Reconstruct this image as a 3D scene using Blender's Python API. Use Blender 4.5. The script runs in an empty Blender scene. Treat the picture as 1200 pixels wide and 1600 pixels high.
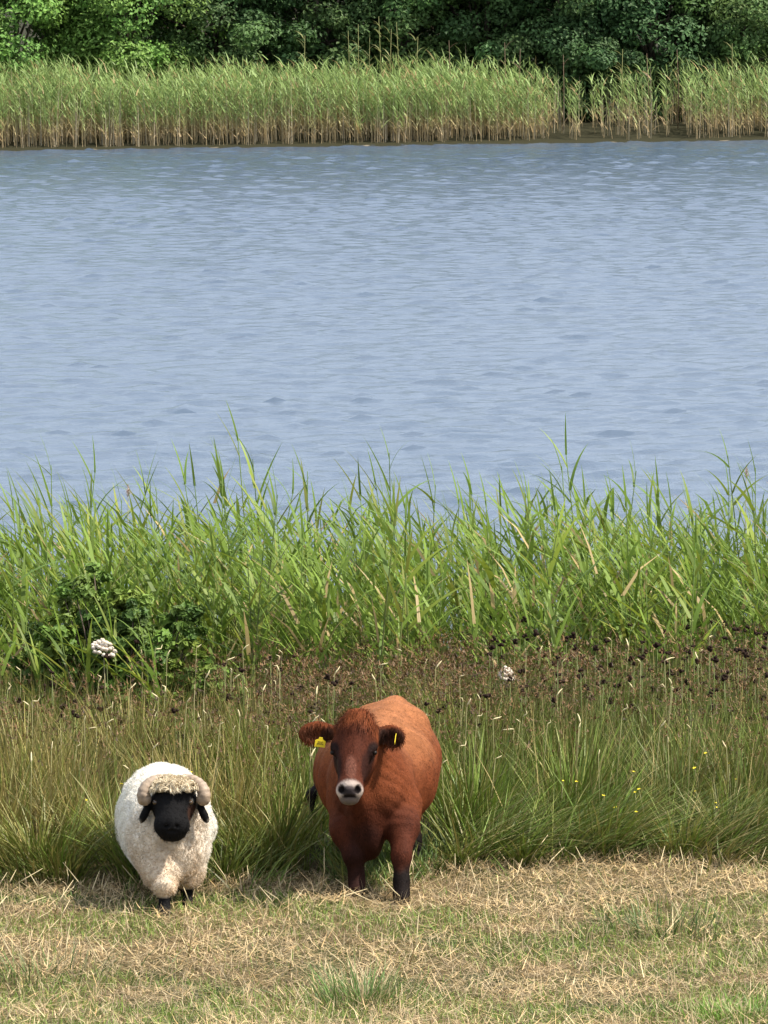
import bpy, math, random
import numpy as np
from mathutils import Vector, Matrix

random.seed(7)
rng = np.random.default_rng(11)
S = bpy.context.scene
C = S.collection
R = math.radians

# ---------------------------------------------------------------- camera
CAM_Z = 6.1
FPX = 7500.0                      # focal length in pixels of a 1600 px high picture
cam = bpy.data.cameras.new('camera')
cam.sensor_fit = 'VERTICAL'
cam.angle_y = 2 * math.atan(800 / FPX)
cam.clip_start = 0.5
cam.clip_end = 6000
cam_o = bpy.data.objects.new('camera', cam)
cam_o.location = (0, 0, CAM_Z)
cam_o.rotation_euler = (R(90) - math.atan(930 / FPX), 0, 0)
C.objects.link(cam_o)
S.camera = cam_o

# ---------------------------------------------------------------- world + sun
SUN_EL, SUN_AZ = 56.0, 96.0       # azimuth measured from +Y (away from camera) towards +X (right)
w = bpy.data.worlds.new('World')
S.world = w
w.use_nodes = True
nt = w.node_tree
nt.nodes.clear()
wo = nt.nodes.new('ShaderNodeOutputWorld')
bg = nt.nodes.new('ShaderNodeBackground')
sky = nt.nodes.new('ShaderNodeTexSky')
sky.sky_type = 'NISHITA'
sky.sun_disc = False
sky.sun_elevation = R(SUN_EL)
sky.sun_rotation = R(SUN_AZ)
sky.air_density = 1.0
sky.dust_density = 1.6
sky.ozone_density = 1.2
bg.inputs['Strength'].default_value = 0.108
# broken thin cloud over the whole sky, laid out on a flat layer overhead
stc = nt.nodes.new('ShaderNodeTexCoord')
sep = nt.nodes.new('ShaderNodeSeparateXYZ'); nt.links.new(stc.outputs['Generated'], sep.inputs[0])
zz = nt.nodes.new('ShaderNodeMath'); zz.operation = 'MAXIMUM'; zz.inputs[1].default_value = 0.0; nt.links.new(sep.outputs['Z'], zz.inputs[0])
za = nt.nodes.new('ShaderNodeMath'); za.inputs[1].default_value = 0.16; nt.links.new(zz.outputs[0], za.inputs[0])
dvx = nt.nodes.new('ShaderNodeMath'); dvx.operation = 'DIVIDE'; nt.links.new(sep.outputs['X'], dvx.inputs[0]); nt.links.new(za.outputs[0], dvx.inputs[1])
dvy = nt.nodes.new('ShaderNodeMath'); dvy.operation = 'DIVIDE'; nt.links.new(sep.outputs['Y'], dvy.inputs[0]); nt.links.new(za.outputs[0], dvy.inputs[1])
cmb = nt.nodes.new('ShaderNodeCombineXYZ'); nt.links.new(dvx.outputs[0], cmb.inputs[0]); nt.links.new(dvy.outputs[0], cmb.inputs[1])
cn = nt.nodes.new('ShaderNodeTexNoise'); cn.inputs['Scale'].default_value = 0.9; cn.inputs['Detail'].default_value = 6.0
nt.links.new(cmb.outputs[0], cn.inputs['Vector'])
cmr = nt.nodes.new('ShaderNodeMapRange'); cmr.inputs[1].default_value = .30; cmr.inputs[2].default_value = .62; cmr.inputs[3].default_value = .25; cmr.inputs[4].default_value = .9
nt.links.new(cn.outputs[0], cmr.inputs[0])
cmx = nt.nodes.new('ShaderNodeMix'); cmx.data_type = 'RGBA'
cmx.inputs[7].default_value = (7.4, 8.2, 9.5, 1)
nt.links.new(cmr.outputs[0], cmx.inputs[0]); nt.links.new(sky.outputs[0], cmx.inputs[6])
nt.links.new(cmx.outputs[2], bg.inputs['Color'])
nt.links.new(bg.outputs[0], wo.inputs['Surface'])
sun = bpy.data.lights.new('sun', 'SUN')
sun.energy = 5.0
sun.angle = R(0.6)
sun.color = (1.0, 0.94, 0.85)
sun_o = bpy.data.objects.new('sun', sun)
sd = Vector((math.sin(R(SUN_AZ)) * math.cos(R(SUN_EL)), math.cos(R(SUN_AZ)) * math.cos(R(SUN_EL)), math.sin(R(SUN_EL))))
sun_o.rotation_euler = sd.to_track_quat('Z', 'Y').to_euler()
sun_o.location = (20, 20, 40)
C.objects.link(sun_o)
S.view_settings.view_transform = 'Standard'
S.view_settings.look = 'None'
S.view_settings.gamma = 1
S.view_settings.exposure = 0.78

# ---------------------------------------------------------------- helpers
def tag(o, label=None, cat=None, group=None, kind=None):
    if label: o['label'] = label
    if cat: o['category'] = cat
    if group: o['group'] = group
    if kind: o['kind'] = kind
    return o

def empty(name, loc=(0, 0, 0), rz=0.0):
    o = bpy.data.objects.new(name, None)
    o.location = loc
    o.rotation_euler = (0, 0, rz)
    o.empty_display_size = 0.1
    C.objects.link(o)
    return o

def link(name, me, parent=None, loc=(0, 0, 0), rot=(0, 0, 0), scale=1.0):
    o = bpy.data.objects.new(name, me)
    o.location = loc
    o.rotation_euler = rot
    o.scale = (scale,) * 3 if not hasattr(scale, '__len__') else scale
    if parent: o.parent = parent
    C.objects.link(o)
    return o

def mesh(name, V, F, mat, col=None, smooth=True):
    """V (n,3); F (m,k) array of one face size, or a list of such arrays"""
    me = bpy.data.meshes.new(name)
    V = np.asarray(V, np.float32)
    Fs = F if isinstance(F, list) else [F]
    Fs = [np.asarray(f, np.int32) for f in Fs if len(f)]
    loops = np.concatenate([f.ravel() for f in Fs])
    sizes = np.concatenate([np.full(len(f), f.shape[1], np.int32) for f in Fs])
    starts = np.concatenate([[0], np.cumsum(sizes)[:-1]]).astype(np.int32)
    me.vertices.add(len(V)); me.vertices.foreach_set('co', V.ravel())
    me.loops.add(len(loops)); me.loops.foreach_set('vertex_index', loops)
    me.polygons.add(len(sizes)); me.polygons.foreach_set('loop_start', starts)
    me.polygons.foreach_set('loop_total', sizes)
    me.polygons.foreach_set('use_smooth', np.full(len(sizes), smooth))
    if col is not None:
        a = me.attributes.new('Col', 'FLOAT_COLOR', 'POINT')
        c4 = np.ones((len(V), 4), np.float32); c4[:, :3] = col
        a.data.foreach_set('color', c4.ravel())
    me.update(calc_edges=True)
    if mat: me.materials.append(mat)
    return me

def newmat(name):
    m = bpy.data.materials.new(name)
    m.use_nodes = True
    n = m.node_tree
    n.nodes.clear()
    out = n.nodes.new('ShaderNodeOutputMaterial')
    return m, n, out

def nd(n, t, **kw):
    x = n.nodes.new(t)
    for k, v in kw.items():
        if k in x.inputs: x.inputs[k].default_value = v
        else: setattr(x, k, v)
    return x

def mat_attr(name, rough=0.55, spec=0.3, transl=0.0, var=0.0, bump=0.0, bscale=80.0, sheen=0.0, noise=0.0, nscale=30.0):
    """principled (+ translucent) coloured by the mesh attribute Col"""
    m, n, out = newmat(name)
    at = nd(n, 'ShaderNodeAttribute', attribute_name='Col')
    col = at.outputs['Color']
    if var > 0:
        oi = nd(n, 'ShaderNodeObjectInfo')
        mr = nd(n, 'ShaderNodeMapRange'); mr.inputs[3].default_value = 1 - var; mr.inputs[4].default_value = 1 + var
        n.links.new(oi.outputs['Random'], mr.inputs[0])
        vm = nd(n, 'ShaderNodeVectorMath', operation='SCALE')
        n.links.new(col, vm.inputs[0]); n.links.new(mr.outputs[0], vm.inputs['Scale'])
        col = vm.outputs[0]
    if noise > 0:
        tc = nd(n, 'ShaderNodeTexCoord')
        nz = nd(n, 'ShaderNodeTexNoise', Scale=nscale, Detail=4.0)
        n.links.new(tc.outputs['Object'], nz.inputs['Vector'])
        mr = nd(n, 'ShaderNodeMapRange'); mr.inputs[1].default_value = .25; mr.inputs[2].default_value = .75
        mr.inputs[3].default_value = 1 - noise; mr.inputs[4].default_value = 1 + noise
        n.links.new(nz.outputs[0], mr.inputs[0])
        vm = nd(n, 'ShaderNodeVectorMath', operation='SCALE')
        n.links.new(col, vm.inputs[0]); n.links.new(mr.outputs[0], vm.inputs['Scale'])
        col = vm.outputs[0]
    p = nd(n, 'ShaderNodeBsdfPrincipled', Roughness=rough)
    p.inputs['Specular IOR Level'].default_value = spec
    n.links.new(col, p.inputs['Base Color'])
    if sheen > 0:
        p.inputs['Sheen Weight'].default_value = sheen
        p.inputs['Sheen Roughness'].default_value = 0.4
        n.links.new(col, p.inputs['Sheen Tint'])
    if bump > 0:
        tc = nd(n, 'ShaderNodeTexCoord')
        nz = nd(n, 'ShaderNodeTexNoise', Scale=bscale, Detail=3.0)
        bp = nd(n, 'ShaderNodeBump', Strength=bump, Distance=0.01)
        n.links.new(tc.outputs['Object'], nz.inputs['Vector'])
        n.links.new(nz.outputs[0], bp.inputs['Height'])
        n.links.new(bp.outputs[0], p.inputs['Normal'])
    sh = p.outputs[0]
    if transl > 0:
        t = nd(n, 'ShaderNodeBsdfTranslucent')
        n.links.new(col, t.inputs['Color'])
        mx = nd(n, 'ShaderNodeMixShader'); mx.inputs[0].default_value = transl
        n.links.new(sh, mx.inputs[1]); n.links.new(t.outputs[0], mx.inputs[2])
        sh = mx.outputs[0]
    n.links.new(sh, out.inputs['Surface'])
    return m

def mat_plain(name, rgb, rough=0.5, spec=0.4, noise=0.15, nscale=40.0, bump=0.0):
    m, n, out = newmat(name)
    tc = nd(n, 'ShaderNodeTexCoord')
    nz = nd(n, 'ShaderNodeTexNoise', Scale=nscale, Detail=4.0)
    n.links.new(tc.outputs['Object'], nz.inputs['Vector'])
    cr = nd(n, 'ShaderNodeValToRGB')
    cr.color_ramp.elements[0].position = .3; cr.color_ramp.elements[1].position = .7
    cr.color_ramp.elements[0].color = (*[c * (1 - noise) for c in rgb], 1)
    cr.color_ramp.elements[1].color = (*[min(1, c * (1 + noise)) for c in rgb], 1)
    n.links.new(nz.outputs[0], cr.inputs[0])
    p = nd(n, 'ShaderNodeBsdfPrincipled', Roughness=rough)
    p.inputs['Specular IOR Level'].default_value = spec
    n.links.new(cr.outputs[0], p.inputs['Base Color'])
    if bump:
        bp = nd(n, 'ShaderNodeBump', Strength=bump, Distance=0.01)
        n.links.new(nz.outputs[0], bp.inputs['Height']); n.links.new(bp.outputs[0], p.inputs['Normal'])
    n.links.new(p.outputs[0], out.inputs['Surface'])
    return m

def lin(r, g, b):
    f = lambda c: ((c / 255 + .055) / 1.055) ** 2.4 if c > 10 else c / 255 / 12.92
    return np.array([f(r), f(g), f(b)])

def smoothstep(a, b, x):
    t = np.clip((x - a) / (b - a), 0, 1)
    return t * t * (3 - 2 * t)

# cheap smooth value noise in numpy
_tab = np.random.default_rng(3).random((64, 64, 64)).astype(np.float32)
def vnoise(p):
    p = np.asarray(p, np.float64)
    i = np.floor(p).astype(int); f = p - i; f = f * f * (3 - 2 * f)
    r = 0
    for dx in (0, 1):
        for dy in (0, 1):
            for dz in (0, 1):
                wgt = (f[..., 0] if dx else 1 - f[..., 0]) * (f[..., 1] if dy else 1 - f[..., 1]) * (f[..., 2] if dz else 1 - f[..., 2])
                r = r + wgt * _tab[(i[..., 0] + dx) & 63, (i[..., 1] + dy) & 63, (i[..., 2] + dz) & 63]
    return r
def vn2(x, y, s=1.0, o=0.0):
    return vnoise(np.stack([np.asarray(x) * s + o, np.asarray(y) * s + o * 1.7, np.zeros_like(np.asarray(x, float)) + o], -1))

def blades(base, az, length, lean, curve, width, segs, c0, c1, twist=None, flatten=0.0):
    """many tapering grass blades -> V, F, colours. lean/curve in radians from vertical; colours (N,3) foot and tip"""
    N = len(base)
    base = np.asarray(base, float)
    b = lambda v: np.broadcast_to(np.asarray(v, float), (N,))
    az, length, lean, curve, width = map(b, (az, length, lean, curve, width))
    if twist is None: twist = rng.normal(0, .7, N)
    d = np.stack([np.cos(az), np.sin(az)], -1)
    wa = az + np.pi / 2 + twist
    wd = np.stack([np.cos(wa), np.sin(wa), np.zeros(N)], -1)
    pts = [base.copy()]
    for k in range(segs):
        th = lean + curve * ((k + .5) / segs)
        st = (length / segs)[:, None] * np.stack([d[:, 0] * np.sin(th), d[:, 1] * np.sin(th), np.cos(th)], -1)
        pts.append(pts[-1] + st)
    V = []; col = []
    c0 = np.broadcast_to(c0, (N, 3)); c1 = np.broadcast_to(c1, (N, 3))
    for k in range(segs):
        t = k / segs
        wv = (width * (1 - t ** 2.2) * .5)[:, None] * wd
        V += [pts[k] - wv, pts[k] + wv]
        cc = c0 * (1 - t) + c1 * t
        col += [cc, cc]
    V.append(pts[segs]); col.append(c1)
    K = 2 * segs + 1
    V = np.stack(V, 1).reshape(-1, 3); col = np.stack(col, 1).reshape(-1, 3)
    off = (np.arange(N) * K)[:, None]
    quads = [np.array([2 * k, 2 * k + 1, 2 * k + 3, 2 * k + 2])[None] + off for k in range(segs - 1)]
    tri = np.array([2 * segs - 2, 2 * segs - 1, 2 * segs])[None] + off
    F = []
    if quads: F.append(np.concatenate(quads))
    F.append(tri)
    return V, F, col

def merge(parts):
    V, F, Cc, o = [], {}, [], 0
    for v, f, c in parts:
        V.append(v); Cc.append(np.broadcast_to(c, (len(v), 3)))
        for a in (f if isinstance(f, list) else [f]):
            if len(a): F.setdefault(np.asarray(a).shape[1], []).append(np.asarray(a) + o)
        o += len(v)
    return np.concatenate(V), [np.concatenate(x) for x in F.values()], np.concatenate(Cc)

def tube(pts, rad, sides=6, cap=True):
    pts = np.asarray(pts, float); n = len(pts)
    rad = np.broadcast_to(np.asarray(rad, float), (n,))
    V = []
    u = None
    for i in range(n):
        t = pts[min(i + 1, n - 1)] - pts[max(i - 1, 0)]
        t /= np.linalg.norm(t) + 1e-9
        if u is None:
            a = np.array([1, 0, 0]) if abs(t[0]) < .8 else np.array([0, 1, 0])
            u = np.cross(t, a)
        u = u - t * np.dot(u, t); u /= np.linalg.norm(u)
        v = np.cross(t, u)
        for k in range(sides):
            an = 2 * np.pi * k / sides
            V.append(pts[i] + rad[i] * (np.cos(an) * u + np.sin(an) * v))
    F = [[i * sides + k, i * sides + (k + 1) % sides, (i + 1) * sides + (k + 1) % sides, (i + 1) * sides + k] for i in range(n - 1) for k in range(sides)]
    V = np.array(V); Fs = [np.array(F)]
    if cap:
        V = np.vstack([V, pts[0], pts[-1]])
        m = len(V)
        Fs.append(np.array([[ (k + 1) % sides, k, m - 2] for k in range(sides)] + [[(n - 1) * sides + k, (n - 1) * sides + (k + 1) % sides, m - 1] for k in range(sides)]))
    return V, Fs

def ball(c, r, rings=5, seg=8):
    r = np.broadcast_to(np.asarray(r, float), (3,))
    pts = [np.array([0, 0, 1.])]
    for i in range(1, rings):
        for k in range(seg):
            a, b_ = np.pi * i / rings, 2 * np.pi * k / seg
            pts.append(np.array([np.sin(a) * np.cos(b_), np.sin(a) * np.sin(b_), np.cos(a)]))
    pts.append(np.array([0, 0, -1.]))
    V = np.array(pts) * r + np.asarray(c)
    T = [[0, 1 + k, 1 + (k + 1) % seg] for k in range(seg)]
    Q = [[1 + i * seg + k, 1 + (i + 1) * seg + k, 1 + (i + 1) * seg + (k + 1) % seg, 1 + i * seg + (k + 1) % seg] for i in range(rings - 2) for k in range(seg)]
    e = 1 + (rings - 2) * seg; L = len(pts) - 1
    T += [[e + (k + 1) % seg, e + k, L] for k in range(seg)]
    return V, [np.array(T), np.array(Q)]

# ---------------------------------------------------------------- ground
WATER_Z = -0.35
_gy = np.array([-300, -20, 0, 20, 24.5, 27, 33.5, 36, 39, 41, 44, 52, 90, 130, 135.5, 137.6, 139.5, 143, 160, 400, 3500.])
_gz = np.array([3.6, 4.6, 4.45, .9, .12, 0, 0, -.06, -.2, -.37, -.6, -1.1, -1.6, -1.2, -.55, -.32, .0, .2, .35, 1.2, 4.0])
def far_dy(x):        # the far shore runs obliquely, nearer on the left
    return np.clip(.29 * np.asarray(x, float), -8, 8) - .9
def zg(x, y):
    x = np.asarray(x, float); y = np.asarray(y, float)
    z = np.interp(y - far_dy(x) * smoothstep(95, 130, y) * (1 - smoothstep(200, 400, y)), _gy, _gz)
    z = z + (vn2(x, y, .55, 3.1) - .5) * .07 * smoothstep(20, 27, y) * (1 - smoothstep(37, 41, y))
    # shallow hollow under the animals
    return z
def zg1(x, y): return float(zg(np.array([x]), np.array([y]))[0])

def grid_mesh(name, xs, ys, zf, mat):
    X, Y = np.meshgrid(xs, ys)
    Z = zf(X, Y)
    V = np.stack([X, Y, Z], -1).reshape(-1, 3)
    nx, ny = len(xs), len(ys)
    i = np.arange(ny - 1)[:, None] * nx + np.arange(nx - 1)[None]
    F = np.stack([i, i + 1, i + nx + 1, i + nx], -1).reshape(-1, 4)
    return mesh(name, V, F, mat)

m_ground, n, out = newmat('field_soil')
tc = nd(n, 'ShaderNodeTexCoord')
nz = nd(n, 'ShaderNodeTexNoise', Scale=1.3, Detail=6.0, Roughness=.62)
nf = nd(n, 'ShaderNodeTexNoise', Scale=24.0, Detail=5.0, Roughness=.7)
n.links.new(tc.outputs['Object'], nz.inputs['Vector']); n.links.new(tc.outputs['Object'], nf.inputs['Vector'])
cr = nd(n, 'ShaderNodeValToRGB')
e = cr.color_ramp.elements
e[0].position = .35; e[0].color = (.045, .07, .018, 1)
e[1].position = .62; e[1].color = (.20, .135, .065, 1)
x = e.new(.48); x.color = (.11, .09, .035, 1)
n.links.new(nz.outputs[0], cr.inputs[0])
mr = nd(n, 'ShaderNodeMapRange'); mr.inputs[1].default_value = .3; mr.inputs[2].default_value = .7; mr.inputs[3].default_value = .3; mr.inputs[4].default_value = 1.0
n.links.new(nf.outputs[0], mr.inputs[0])
vm = nd(n, 'ShaderNodeVectorMath', operation='SCALE')
n.links.new(cr.outputs[0], vm.inputs[0]); n.links.new(mr.outputs[0], vm.inputs['Scale'])
p = nd(n, 'ShaderNodeBsdfPrincipled', Roughness=.95)
p.inputs['Specular IOR Level'].default_value = .1
bp = nd(n, 'ShaderNodeBump', Strength=.8, Distance=.03)
n.links.new(nf.outputs[0], bp.inputs['Height']); n.links.new(bp.outputs[0], p.inputs['Normal'])
sp_ = nd(n, 'ShaderNodeSeparateXYZ'); n.links.new(tc.outputs['Object'], sp_.inputs[0])
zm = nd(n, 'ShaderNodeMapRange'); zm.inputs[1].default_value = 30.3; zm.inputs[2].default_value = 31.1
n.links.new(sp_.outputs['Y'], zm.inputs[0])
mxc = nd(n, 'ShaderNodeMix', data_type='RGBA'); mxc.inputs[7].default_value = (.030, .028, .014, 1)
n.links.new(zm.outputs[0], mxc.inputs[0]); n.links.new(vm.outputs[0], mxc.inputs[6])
n.links.new(mxc.outputs[2], p.inputs['Base Color']); n.links.new(p.outputs[0], out.inputs['Surface'])

gx = np.concatenate([[-3000, -800, -300, -100, -40, -28, -20, -16, -13, -10, -8.5], np.arange(-7, 7.01, .2), [8.5, 10, 13, 16, 20, 28, 40, 100, 300, 800, 3000]])
gyy = np.concatenate([[-300, -100, -20, -5, 0, 5, 10, 15, 20, 23], np.arange(24.5, 45, .2), np.arange(46, 127, 4.), np.arange(128, 150, .5), [152, 160, 200, 300, 500, 1000, 2000, 3500]])
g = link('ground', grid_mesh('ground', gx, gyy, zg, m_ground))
tag(g, 'field ground of dry mown grass running down into the lake', 'ground', kind='structure')

# ---------------------------------------------------------------- water
m_water, n, out = newmat('lake_water')
tc = nd(n, 'ShaderNodeTexCoord')
mp = nd(n, 'ShaderNodeMapping'); mp.inputs['Scale'].default_value = (1.6, 2.6, 1)
nz = nd(n, 'ShaderNodeTexNoise', Scale=4.2, Detail=4.0, Roughness=.6)
n.links.new(tc.outputs['Object'], mp.inputs[0]); n.links.new(mp.outputs[0], nz.inputs['Vector'])
bp = nd(n, 'ShaderNodeBump', Strength=.6, Distance=.03)
n.links.new(nz.outputs[0], bp.inputs['Height'])
p = nd(n, 'ShaderNodeBsdfPrincipled', Roughness=.16, IOR=1.333)
p.inputs['Base Color'].default_value = (.060, .085, .120, 1)
p.inputs['Specular IOR Level'].default_value = .5
n.links.new(bp.outputs[0], p.inputs['Normal'])
n.links.new(p.outputs[0], out.inputs['Surface'])

wr = np.random.default_rng(21)
waves = []
for _ in range(56):
    L = .22 * (.85 / .22) ** wr.random() ** 1.2
    th = wr.normal(R(90 + 8), R(26))         # mostly along Y, towards the near shore
    k = 2 * np.pi / L
    slope = .0235 * (L / .8) ** .25
    waves.append((k * np.cos(th), k * np.sin(th), slope / k, wr.random() * 6.28))
def wz(X, Y):
    Z = np.zeros_like(X)
    Yw = Y + .25 * vn2(X, Y, .6, 9.); Xw = X + .3 * vn2(X, Y, .5, 4.)
    for kx, ky, a, ph in waves: Z += a * np.sin(kx * Xw + ky * Yw + ph)
    fl = np.clip(vn2(X * 3.4, Y * 4.6, 1.0, 13.) - .68, 0, 1) / .32
    Z = Z + .040 * fl * fl
    gust = .75 + .6 * vn2(X * .5, Y, .09, 2.)
    env = (1 - smoothstep(13.2, 14.5, np.abs(X))) * smoothstep(40, 47, Y)
    return WATER_Z + Z * gust * env
wx = np.concatenate([[-900, -300, -100, -50, -28, -18], np.arange(-14.5, 14.51, .165), [18, 28, 50, 100, 300, 900]])
wy = np.concatenate([np.arange(37, 42, .5), np.arange(42, 145.01, .1)])
o = link('lake_water', grid_mesh('lake_water', wx, wy, wz, m_water))
tag(o, 'pale blue rippled lake water between the two reed beds', 'lake', kind='structure')

# ---------------------------------------------------------------- foliage materials
m_leaf = mat_attr('tree_leaf', rough=.55, spec=.2, transl=.22)
m_bark = mat_plain('bark', (.09, .07, .05), rough=.9, spec=.1, noise=.4, nscale=12, bump=.6)
m_reed = mat_attr('reed_green', rough=.5, spec=.18, transl=.35)
m_reed_i = mat_attr('reed_leaf_green', rough=.5, spec=.18, transl=.35, var=.32)
m_grass = mat_attr('grass_blade', rough=.5, spec=.3, transl=.16)
m_straw = mat_attr('dry_straw', rough=.6, spec=.3, transl=.15)
m_head = mat_plain('rush_seed_brown', (.022, .012, .008), rough=.9, spec=.1, noise=.5, nscale=60)

def leaf_cards(pos, nrm, size, colr):
    """diamond-shaped leaves (2 triangles each, folded a little along the rib)"""
    N = len(pos)
    a = np.cross(nrm, rng.normal(size=(N, 3))); a /= np.linalg.norm(a, axis=1)[:, None] + 1e-9
    b = np.cross(nrm, a)
    s = size[:, None]
    v0 = pos - a * s * .6; v2 = pos + a * s * .6
    v1 = pos + b * s * .34 + nrm * s * .1; v3 = pos - b * s * .34 + nrm * s * .1
    V = np.stack([v0, v1, v2, v3], 1).reshape(-1, 3)
    o = (np.arange(N) * 4)[:, None]
    F = np.concatenate([np.array([0, 1, 2])[None] + o, np.array([0, 2, 3])[None] + o])
    return V, F, np.repeat(colr, 4, 0)

def crown(center, rad, nclump, per, lsize, base_col, seed, squash=.75, jag=.35):
    """foliage spread in clumps through the crown volume, light tips and dark inside clumps by real gaps"""
    r = np.random.default_rng(seed)
    d = r.normal(size=(nclump, 3)); d /= np.linalg.norm(d, axis=1)[:, None]
    rr = (.45 + .6 * r.random(nclump) ** .6) * (1 + jag * (r.random(nclump) - .5))
    cc = d * rr[:, None] * np.array(rad) + np.array(center)
    cr_ = (.16 + .16 * r.random(nclump)) * min(rad[0], rad[2])
    P_, N_, S_, K_ = [], [], [], []
    for i in range(nclump):
        q = r.normal(size=(per, 3)); q /= np.linalg.norm(q, axis=1)[:, None]
        q *= (.35 + .75 * r.random(per) ** .5)[:, None]
        pos = cc[i] + q * cr_[i] * np.array([1.15, 1.15, squash])
        nn = q * .6 + d[i] * .3 + np.array([0, 0, .55]) + r.normal(size=(per, 3)) * .45
        nn /= np.linalg.norm(nn, axis=1)[:, None]
        tint = base_col * (.75 + .5 * r.random()) * np.array([1 + .25 * (r.random() - .5), 1, 1 + .2 * (r.random() - .5)])
        kc = tint[None] * (.75 + .5 * r.random((per, 1)))
        P_.append(pos); N_.append(nn); S_.append(lsize * (.6 + .8 * r.random(per))); K_.append(kc)
    return leaf_cards(np.concatenate(P_), np.concatenate(N_), np.concatenate(S_), np.concatenate(K_)), cc

def tree(name, label, x, y, h, rx, colr, seed, group, lsize=.115, nclump=88, per=345):
    r = random.Random(seed)
    y = y + float(far_dy(x)) * .9
    z0 = zg1(x, y)
    t = empty(name, (x, y, z0))
    tag(t, label, 'tree', group)
    cz = h * .46
    (V, F, K), cc = crown((0, 0, cz), (rx, rx * .9, h * .5), nclump, per, lsize, np.array(colr), seed)
    link('crown', mesh('crown', V, F, m_leaf, K, smooth=False), t)
    parts = []
    lean = (r.uniform(-.3, .3), r.uniform(-.2, .2))
    tp = [(0, 0, -.1), (lean[0] * .2, lean[1] * .2, h * .15), (lean[0] * .6, lean[1] * .6, h * .4), (lean[0], lean[1], h * .8)]
    v, f = tube(tp, [.16, .12, .09, .03], 7); parts.append((v, f, 0))
    for i in r.sample(range(len(cc)), 16):
        c = cc[i]
        s = np.array([lean[0] * .3, lean[1] * .3, h * r.uniform(.08, .45)])
        mid = (s + c) / 2 + np.array([0, 0, r.uniform(-.1, .35)])
        v, f = tube([s, mid, c], [.05, .035, .012], 5); parts.append((v, f, 0))
    V, F, _ = merge(parts)
    link('trunk', mesh('trunk', V, F, m_bark), t)
    return t

LG = (.135, .235, .045); MG = (.095, .160, .042); DG = (.062, .115, .032); BG = (.058, .112, .034)
front = [  # x, y, h, rx, colour, label
    (-13.2, 142.6, 5.8, 2.3, LG, 'bright green bushy tree with broad pale leaves on the far bank'),
    (-10.6, 142.4, 5.6, 2.3, LG, 'bright green bushy tree with broad pale leaves on the far bank'),
    (-7.4, 143.0, 6.0, 2.3, LG, 'bright green bushy tree with broad pale leaves on the far bank'),
    (-4.9, 143.6, 6.6, 2.2, DG, 'dark green dense tree behind the far reeds'),
    (-2.2, 144.4, 7.0, 2.4, DG, 'dark green dense tree behind the far reeds'),
    (.6, 144.6, 6.2, 2.3, MG, 'mid green loose tree behind the tallest far reed stalks'),
    (3.0, 143.9, 6.8, 2.3, DG, 'dark green dense tree behind the far reeds'),
    (5.6, 142.9, 6.0, 2.2, BG, 'dark bushy tree overhanging the gap in the far reeds'),
    (8.1, 142.9, 6.2, 2.3, BG, 'dark bushy tree overhanging the gap in the far reeds'),
    (10.9, 143.3, 6.6, 2.4, MG, 'mid green loose tree behind the thin far reeds'),
]
for i, (x, y, h, rx, c, lb) in enumerate(front):
    tree('willow_tree', lb, x, y, h, rx, c, 100 + i, 'trees along the far bank')
for i, x in enumerate((-13.4, -9, -5.8, -2.9, -.2, 2.4, 5.2, 8.1, 11.0, 13.8)):
    tree('willow_tree', 'deep green tree in the back row of the far wood', x, 147.5 + .9 * math.sin(i * 2.3), 8.2 + .8 * math.sin(i * 1.7), 2.6, DG, 200 + i, 'trees in the back row of the far bank', lsize=.19, nclump=60, per=150)

# ---------------------------------------------------------------- far reeds
def reed_mass(n, xy, h, seed, c_stem, c_low, c_leaf, lw, ll, nleaf, stem_w, green_from=.35, wind=math.pi, spread=1.0):
    r = np.random.default_rng(seed)
    x, y = xy
    z = zg(x, y); z = np.maximum(z, WATER_Z - .35)
    base = np.stack([x, y, z - .03], -1)
    lean = np.abs(r.normal(0, .05, n)); az = r.normal(wind, .8, n)
    br = .8 + .4 * r.random((n, 1))
    parts = []
    top_c = c_leaf * br
    parts.append(blades(base, az, h, lean, .06, stem_w, 3, c_low * br, top_c, twist=r.uniform(-.5, .5, n) + np.pi / 2 - az + np.pi / 2 * 0))
    for k in range(nleaf):
        t = green_from + (1 - green_from) * (k + r.random(n)) / nleaf
        bz = base + np.stack([np.cos(az) * np.sin(lean + .03 * t), np.sin(az) * np.sin(lean + .03 * t), np.cos(lean)], -1) * (h * t)[:, None]
        la = r.normal(wind, spread, n) + np.where(r.random(n) < .25, np.pi, 0)
        mixf = smoothstep(green_from, green_from + .35, t)[:, None]
        lc = (c_low * (1 - mixf) + c_leaf * mixf) * (.7 + .6 * r.random((n, 1)))
        lc = np.where(r.random((n, 1)) < .09, np.array([.42, .31, .14]) * (.6 + .6 * r.random((n, 1))), lc)
        parts.append(blades(bz, la, ll * (.6 + .7 * r.random(n)) * (1 - .35 * np.clip(t - .6, 0, 1)), .3 + .35 * r.random(n), .3 + .7 * r.random(n), lw * (.7 + .6 * r.random(n)), 2, lc, lc * 1.1))
    return merge(parts)

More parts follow.
